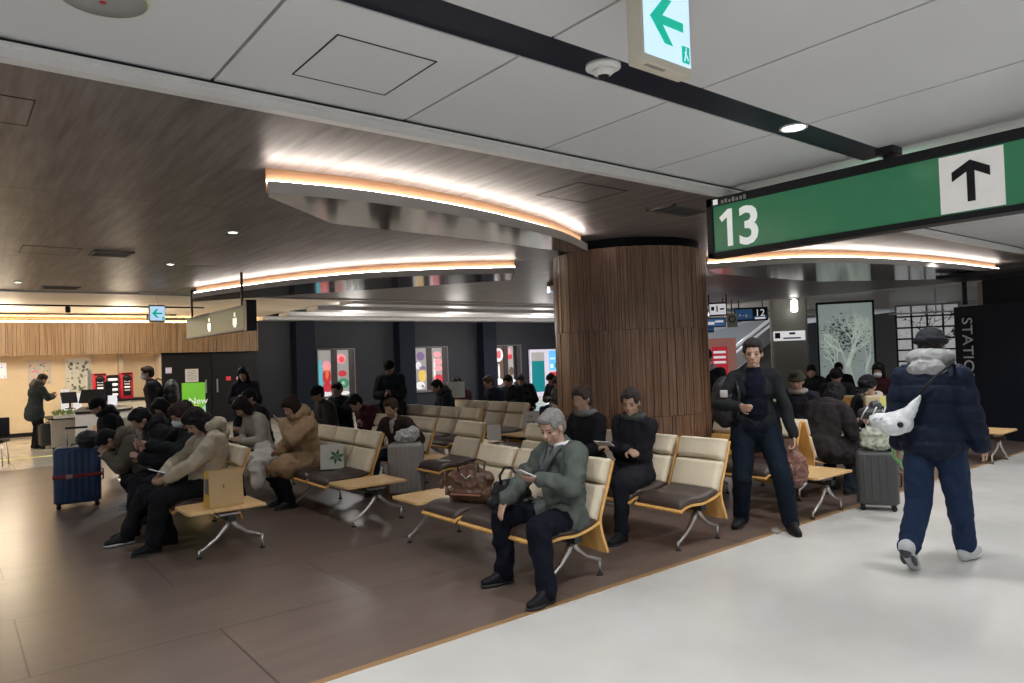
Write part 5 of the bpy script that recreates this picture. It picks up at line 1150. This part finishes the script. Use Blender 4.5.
# ------------------------------------------------------------------ luggage and bags
def suitcase(label, x, y, rz, w, d, h, col, belt=None, handle=0, ribs=6, rough=.4, z=0, vertical=True):
    """hard case: w across the front, d deep, standing on four casters; front looks along local -y"""
    t = thing('suitcase', label, 'suitcase', (x, y, z), rz)
    m = mat('case_%02x%02x%02x' % tuple(int(c * 255) for c in col), col, rough, bump=.05, bscale=200)
    z0 = .055
    MB().rbox((-w / 2, -d / 2, z0), (w / 2, d / 2, h), min(.05, d * .22), 4).build('shell', m, t)
    mb = MB()
    for k in range(ribs):
        xx = -w / 2 + .05 + (w - .10) * (k + .5) / ribs
        mb = MB(); ww = (w - .1) / ribs * .30
        mb.rbox((xx - ww, -d / 2 - .006, z0 + .06), (xx + ww, d / 2 + .006, h - .05), .006, 2); mb.build('rib', m, t)
    MB().rbox((-w / 2 - .003, -.006, z0 + .005), (w / 2 + .003, .006, h + .004), .004, 2).build('zip_line', M_black, t)
    for a in (-1, 1):
        for b_ in (-1, 1):
            c = MB().lathe([(.024, -.011), (.027, -.008), (.027, .008), (.024, .011)], 14, Matrix.Translation((a * (w / 2 - .05), b_ * (d / 2 - .04), .027)) @ Matrix.Rotation(R(90), 4, 'X')).build('caster', M_black, t)
            MB().rbox((a * (w / 2 - .05) - .015, b_ * (d / 2 - .04) - .018, .035), (a * (w / 2 - .05) + .015, b_ * (d / 2 - .04) + .018, .066), .006, 2).build('caster_fork', M_black, c)
    MB().tube([(-.06, 0, h), (-.055, 0, h + .025), (.055, 0, h + .025), (.06, 0, h)], .009, 8).build('top_grip', M_black, t)
    MB().tube([(w / 2, 0, h * .5 - .07), (w / 2 + .025, 0, h * .5 - .06), (w / 2 + .025, 0, h * .5 + .06), (w / 2, 0, h * .5 + .07)], .008, 8).build('side_grip', M_black, t)
    if handle:
        for a in (-1, 1): MB().tube([(a * w * .2, d / 2 - .04, h - .02), (a * w * .2, d / 2 - .04, h + handle)], .008, 8).build('handle_rod', M_alu, t)
        MB().tube([(-w * .24, d / 2 - .04, h + handle), (w * .24, d / 2 - .04, h + handle)], .014, 8).build('pull_handle', M_black, t)
    if belt:
        MB().rbox((-w / 2 - .010, -d / 2 - .012, h * .50), (w / 2 + .010, d / 2 + .012, h * .50 + .045), .008, 2).build('belt', mat('belt_red', belt, .6), t)
        MB().rbox((-w * .24, -d / 2 - .022, h * .50 - .006), (-w * .24 + .07, -d / 2 - .010, h * .50 + .05), .005, 2).build('buckle', mat('buckle_pale', (.35, .25, .25), .4), t)
    return t
suitcase('big ribbed blue suitcase with a red belt at the left', 1.24, 10.25, R(-6), .50, .30, .74, (.018, .045, .115), belt=(.22, .02, .03), handle=.22)
suitcase('small dark grey suitcase behind the customer at the counter', 1.72, 18.6, R(10), .36, .24, .54, (.03, .032, .035), handle=0)
suitcase('silver grey suitcase with a dark band before the open jacketed person', 4.36, 7.62, R(-38), .42, .28, .66, (.34, .32, .30))
suitcase('dark grey trolley case standing on the floor edge at right', 7.32, 3.36, R(-64), .38, .25, .60, (.055, .056, .055), handle=.42, ribs=4)
suitcase('black trolley case with raised rods between the people before the column', 4.36, 4.92, R(-50), .36, .24, .56, (.02, .02, .022), handle=.42, ribs=4)
def soft(label, name, cat, x, y, z, rz, prims, m, vox=.008, wr=.006, f=14, rot=None):
    t = thing(name, label, cat, (x, y, z), rz); b = MB()
    for p in prims:
        if len(p) == 2: b.ell(p[0], p[1])
        else: b.cap(p[0], p[1], p[2], p[3])
    blob('bag_body', b, m, t, vox, 2, wrinkle(wr, f)); return t
M_poly = mat('clear_poly', (.42, .44, .36), .25, bump=.6, bscale=25, var=.2, vscale=20)
t = soft('translucent plastic bag on top of the dark grey trolley case', 'plastic_bag', 'bag', 7.30, 3.32, .61, R(-64), [((0, 0, .12), (.17, .10, .13)), ((0, 0, .06), (.17, .11, .07)), ((0, 0, .22), (.09, .06, .06)), ((0, 0, .25), (0.02, 0, .34), .03, .02)], M_poly, wr=.012, f=20)
MB().tube([(-.08, 0, .22), (-.07, 0, .33), (.0, 0, .36), (.06, 0, .31), (.07, 0, .22)], .008, 6).build('handle', M_poly, t)
t = soft('silver and black camera bag strapped to the trolley handle', 'camera_bag', 'bag', 7.36, 3.42, .90, R(-64), [((0, 0, .06), (.12, .07, .07)), ((.05, 0, .14), (.06, .05, .05))], mat('camera_bag', (.05, .05, .055), .4), wr=.004)
for k in range(3): MB().tube([(-.09 + .09 * k, -.08, .0), (-.06 + .09 * k, -.09, .07), (-.02 + .08 * k, -.07, .13)], .008, 6).build('strap', mat('strap_silver', (.5, .5, .52), .3), t)
t = soft('light green plastic bag hanging between trolley and walker', 'plastic_bag', 'bag', 7.05, 2.98, .52, 0, [((0, 0, .12), (.08, .10, .14)), ((0, 0, .28), (.03, .05, .06))], mat('poly_green', (.20, .42, .18), .3, bump=.6, bscale=25, var=.25, vscale=20), wr=.012, f=20)
bpy.data.objects.remove(t) if False else None
MB().tube([(0, -.03, .28), (0, -.03, .40), (0, .03, .40), (0, .03, .28)], .008, 6).build('handle', mat('poly_green'), t)
t = thing('tan_box', 'small tan box held up behind the trolley bags', 'box', (7.75, 3.55, .98), R(-50)); MB().rbox((-.10, -.05, 0), (.10, .05, .13), .01).build('carton', mat('carton_tan', (.50, .40, .24), .6), t); MB().box((.04, -.052, .0), (.10, -.05, .13)).build('yellow_end', mat('yellow_end', (.65, .62, .2), .5), t)
def paper_bag(label, x, y, z, rz, w, d, h, m1, m2, deco=None, handle=True, name='paper_bag'):
    t = thing(name, label, 'bag', (x, y, z), rz)
    a, b_ = w / 2, d / 2
    vs_ = [(-a, -b_, 0), (a, -b_, 0), (a, b_, 0), (-a, b_, 0), (-a * .98, -b_ * .7, h), (a * .98, -b_ * .7, h), (a * .98, b_ * .7, h), (-a * .98, b_ * .7, h), (-a * .8, 0, h * .5), (a * .8, 0, h * .5)]
    fr = MB().add([vs_[k] for k in (0, 1, 5, 4)] + [(p[0], p[1] + .003, p[2]) for p in [vs_[k] for k in (0, 1, 5, 4)]], [(0, 1, 2, 3), (7, 6, 5, 4), (0, 4, 5, 1), (1, 5, 6, 2), (2, 6, 7, 3), (3, 7, 4, 0)]).build('front_panel', m1, t)
    MB().add([vs_[k] for k in (2, 3, 7, 6)] + [(p[0], p[1] - .003, p[2]) for p in [vs_[k] for k in (2, 3, 7, 6)]], [(0, 1, 2, 3), (7, 6, 5, 4), (0, 4, 5, 1), (1, 5, 6, 2), (2, 6, 7, 3), (3, 7, 4, 0)]).build('rear_panel', m1, t)
    for q, nm in ((-1, 0), (1, 1)):
        X = q * a; MB().add([(X, -b_, 0), (X, b_, 0), (q * a * .98, b_ * .7, h), (q * a * .80, 0, h), (q * a * .98, -b_ * .7, h), (q * a * .96, 0, h * .3)], [(0, 1, 5), (1, 2, 5), (2, 3, 5), (3, 4, 5), (4, 0, 5)]).build('gusset', m2, t)
    MB().box((-a, -b_, 0), (a, b_, .004)).build('bottom', m2, t)
    if handle: MB().tube([(-.05, -b_ * .7, h), (-.045, -b_ * .6, h + .07), (.045, -b_ * .6, h + .07), (.05, -b_ * .7, h)], .004, 6).build('handle', m2, t)
    return t, b_
kraft = mat('kraft_tan', (.55, .38, .19), .6); must = mat('mustard', (.55, .33, .05), .5)
t, bb = paper_bag('tan and mustard paper bag standing on the end table at left', 1.92, 6.62, .423, R(8), .31, .13, .32, kraft, must)
MB().box((-.03, -bb * .87 - .001, .16), (-.02, -bb * .8, .19)).build('small_mark', mat('mark_brown', (.2, .1, .05), .6), t)
MB().box((-.159, -.035, .12), (-.150, .02, .25)).build('label_picture', mat('label_picture', (.10, .12, .16), .5), t)
t, bb = paper_bag('white paper bag with a green leafy star, on the cream seats', 3.42, 7.66, .455, R(-24), .26, .14, .28, mat('bag_white', (.58, .57, .50), .6), mat('bag_dark_green', (.035, .09, .04), .6), handle=False)
g = mat('print_green', (.04, .15, .05), .6)
for k in range(6):
    a = k * PI / 3 + .3; r1, r2 = .09, .05; cx, cz = .05, .14
    P = [(cx, cz), (cx + r2 * math.cos(a - .5), cz + r2 * math.sin(a - .5)), (cx + r1 * math.cos(a), cz + r1 * math.sin(a)), (cx + r2 * math.cos(a + .28), cz + r2 * math.sin(a + .28))]
    o = MB().add([(px, -bb * (1 - .3 * pz / .28) - .002, pz) for px, pz in P] + [(px, -bb * (1 - .3 * pz / .28) - .0005, pz) for px, pz in P], [(0, 1, 2, 3), (7, 6, 5, 4)]).build('star_leaf', g, t)
t, bb = paper_bag('white carrier bag with small dark print beside the column seats', 7.22, 8.64, .424, R(-40), .26, .12, .36, mat('bag_paper', (.58, .54, .49), .6), mat('bag_paper'), name='carrier_bag')
text('print', '23', .14, mat('ink_dark', (.06, .05, .05), .6), t, V((-.08, -bb * .86, .12)), (1, 0, 0)); text('print', '24', .07, mat('ink_dark'), t, V((-.05, -bb * .76, .26)), (1, 0, 0))
t, bb = paper_bag('white paper bag held up by the person in dark red', 7.55, 11.25, .92, R(-30), .34, .12, .30, mat('bag_bright', (.7, .68, .62), .6), mat('bag_bright'))
t, bb = paper_bag('small white bag standing beside the small far cream seats', 6.25, 8.35, .45, R(-30), .2, .1, .22, mat('bag_bright'), mat('bag_bright'))
# brown leather tote and black handbag on the front row
M_lea = mat('brown_leather', (.10, .048, .028), .38, bump=.5, bscale=30, var=.35, vscale=14)
t = soft('worn brown leather tote with tassels on the front seat row', 'leather_tote', 'bag', 3.44, 4.93, .46, R(-62), [((0, 0, .14), (.20, .09, .16)), ((0, 0, .07), (.21, .10, .08)), ((-.16, 0, .2), (.16, 0, .2), .05, .05), ((-.15, 0, .06), (.15, 0, .06), .07, .07)], M_lea, wr=.008, f=12)
for q in (-1, 1): MB().tube([(-.09, q * .05, .24), (-.10, q * .07, .32), (0, q * .08, .34), (.10, q * .07, .32), (.09, q * .05, .24)], .009, 7).build('handle', mat('leather_dark', (.03, .02, .018), .4), t)
MB().rbox((-.15, -.112, .06), (.13, -.095, .075), .005, 2).build('pocket_seam', mat('leather_light', (.24, .11, .06), .4), t)
for k, (a, c) in enumerate(((-.22, .2), (-.25, .14), (-.20, .09), (.02, .22))): MB().lathe([(.006, .05), (.014, .03), (.018, -.03), (.016, -.035)], 10, center=(a, -.07, c)).build('tassel', M_lea, t)
MB().tube([(-.05, -.09, .24), (0, -.10, .20), (.04, -.095, .235)], .007, 6).build('buckle', M_alu, t)
t = soft('black leather handbag with a tall handle between the tote and the sitter', 'handbag', 'bag', 3.46, 4.42, .46, R(-60), [((0, 0, .11), (.18, .08, .13)), ((-.14, 0, .05), (.14, 0, .05), .07, .07), ((-.12, 0, .18), (.12, 0, .18), .035, .035)], mat('black_leather', (.010, .010, .012), .35, bump=.2, bscale=60), wr=.004)
MB().tube([(-.07, -.04, .19), (-.075, -.045, .27), (-.03, -.045, .335), (.03, -.045, .335), (.075, -.045, .27), (.07, -.04, .19)], .011, 8).build('handle', mat('black_leather'), t)
MB().rbox((-.02, -.10, .10), (.02, -.085, .13), .004, 2).build('clasp', M_alu, t)
t = soft('crumpled white plastic bag lying on the silver grey suitcase', 'plastic_bag', 'bag', 4.38, 7.64, .67, 0, [((0, 0, .06), (.14, .12, .08)), ((.06, -.05, .1), (.08, .07, .07))], mat('poly_white', (.5, .5, .5), .3, bump=.6, bscale=25), wr=.02, f=16)
t = soft('black bag resting at the blue suitcase handle', 'cloth_bag', 'bag', 1.32, 9.95, .745, 0, [((0, 0, .09), (.13, .12, .11))], mat('nylon_black'), wr=.01)
bpy.data.objects.remove(BAKE)
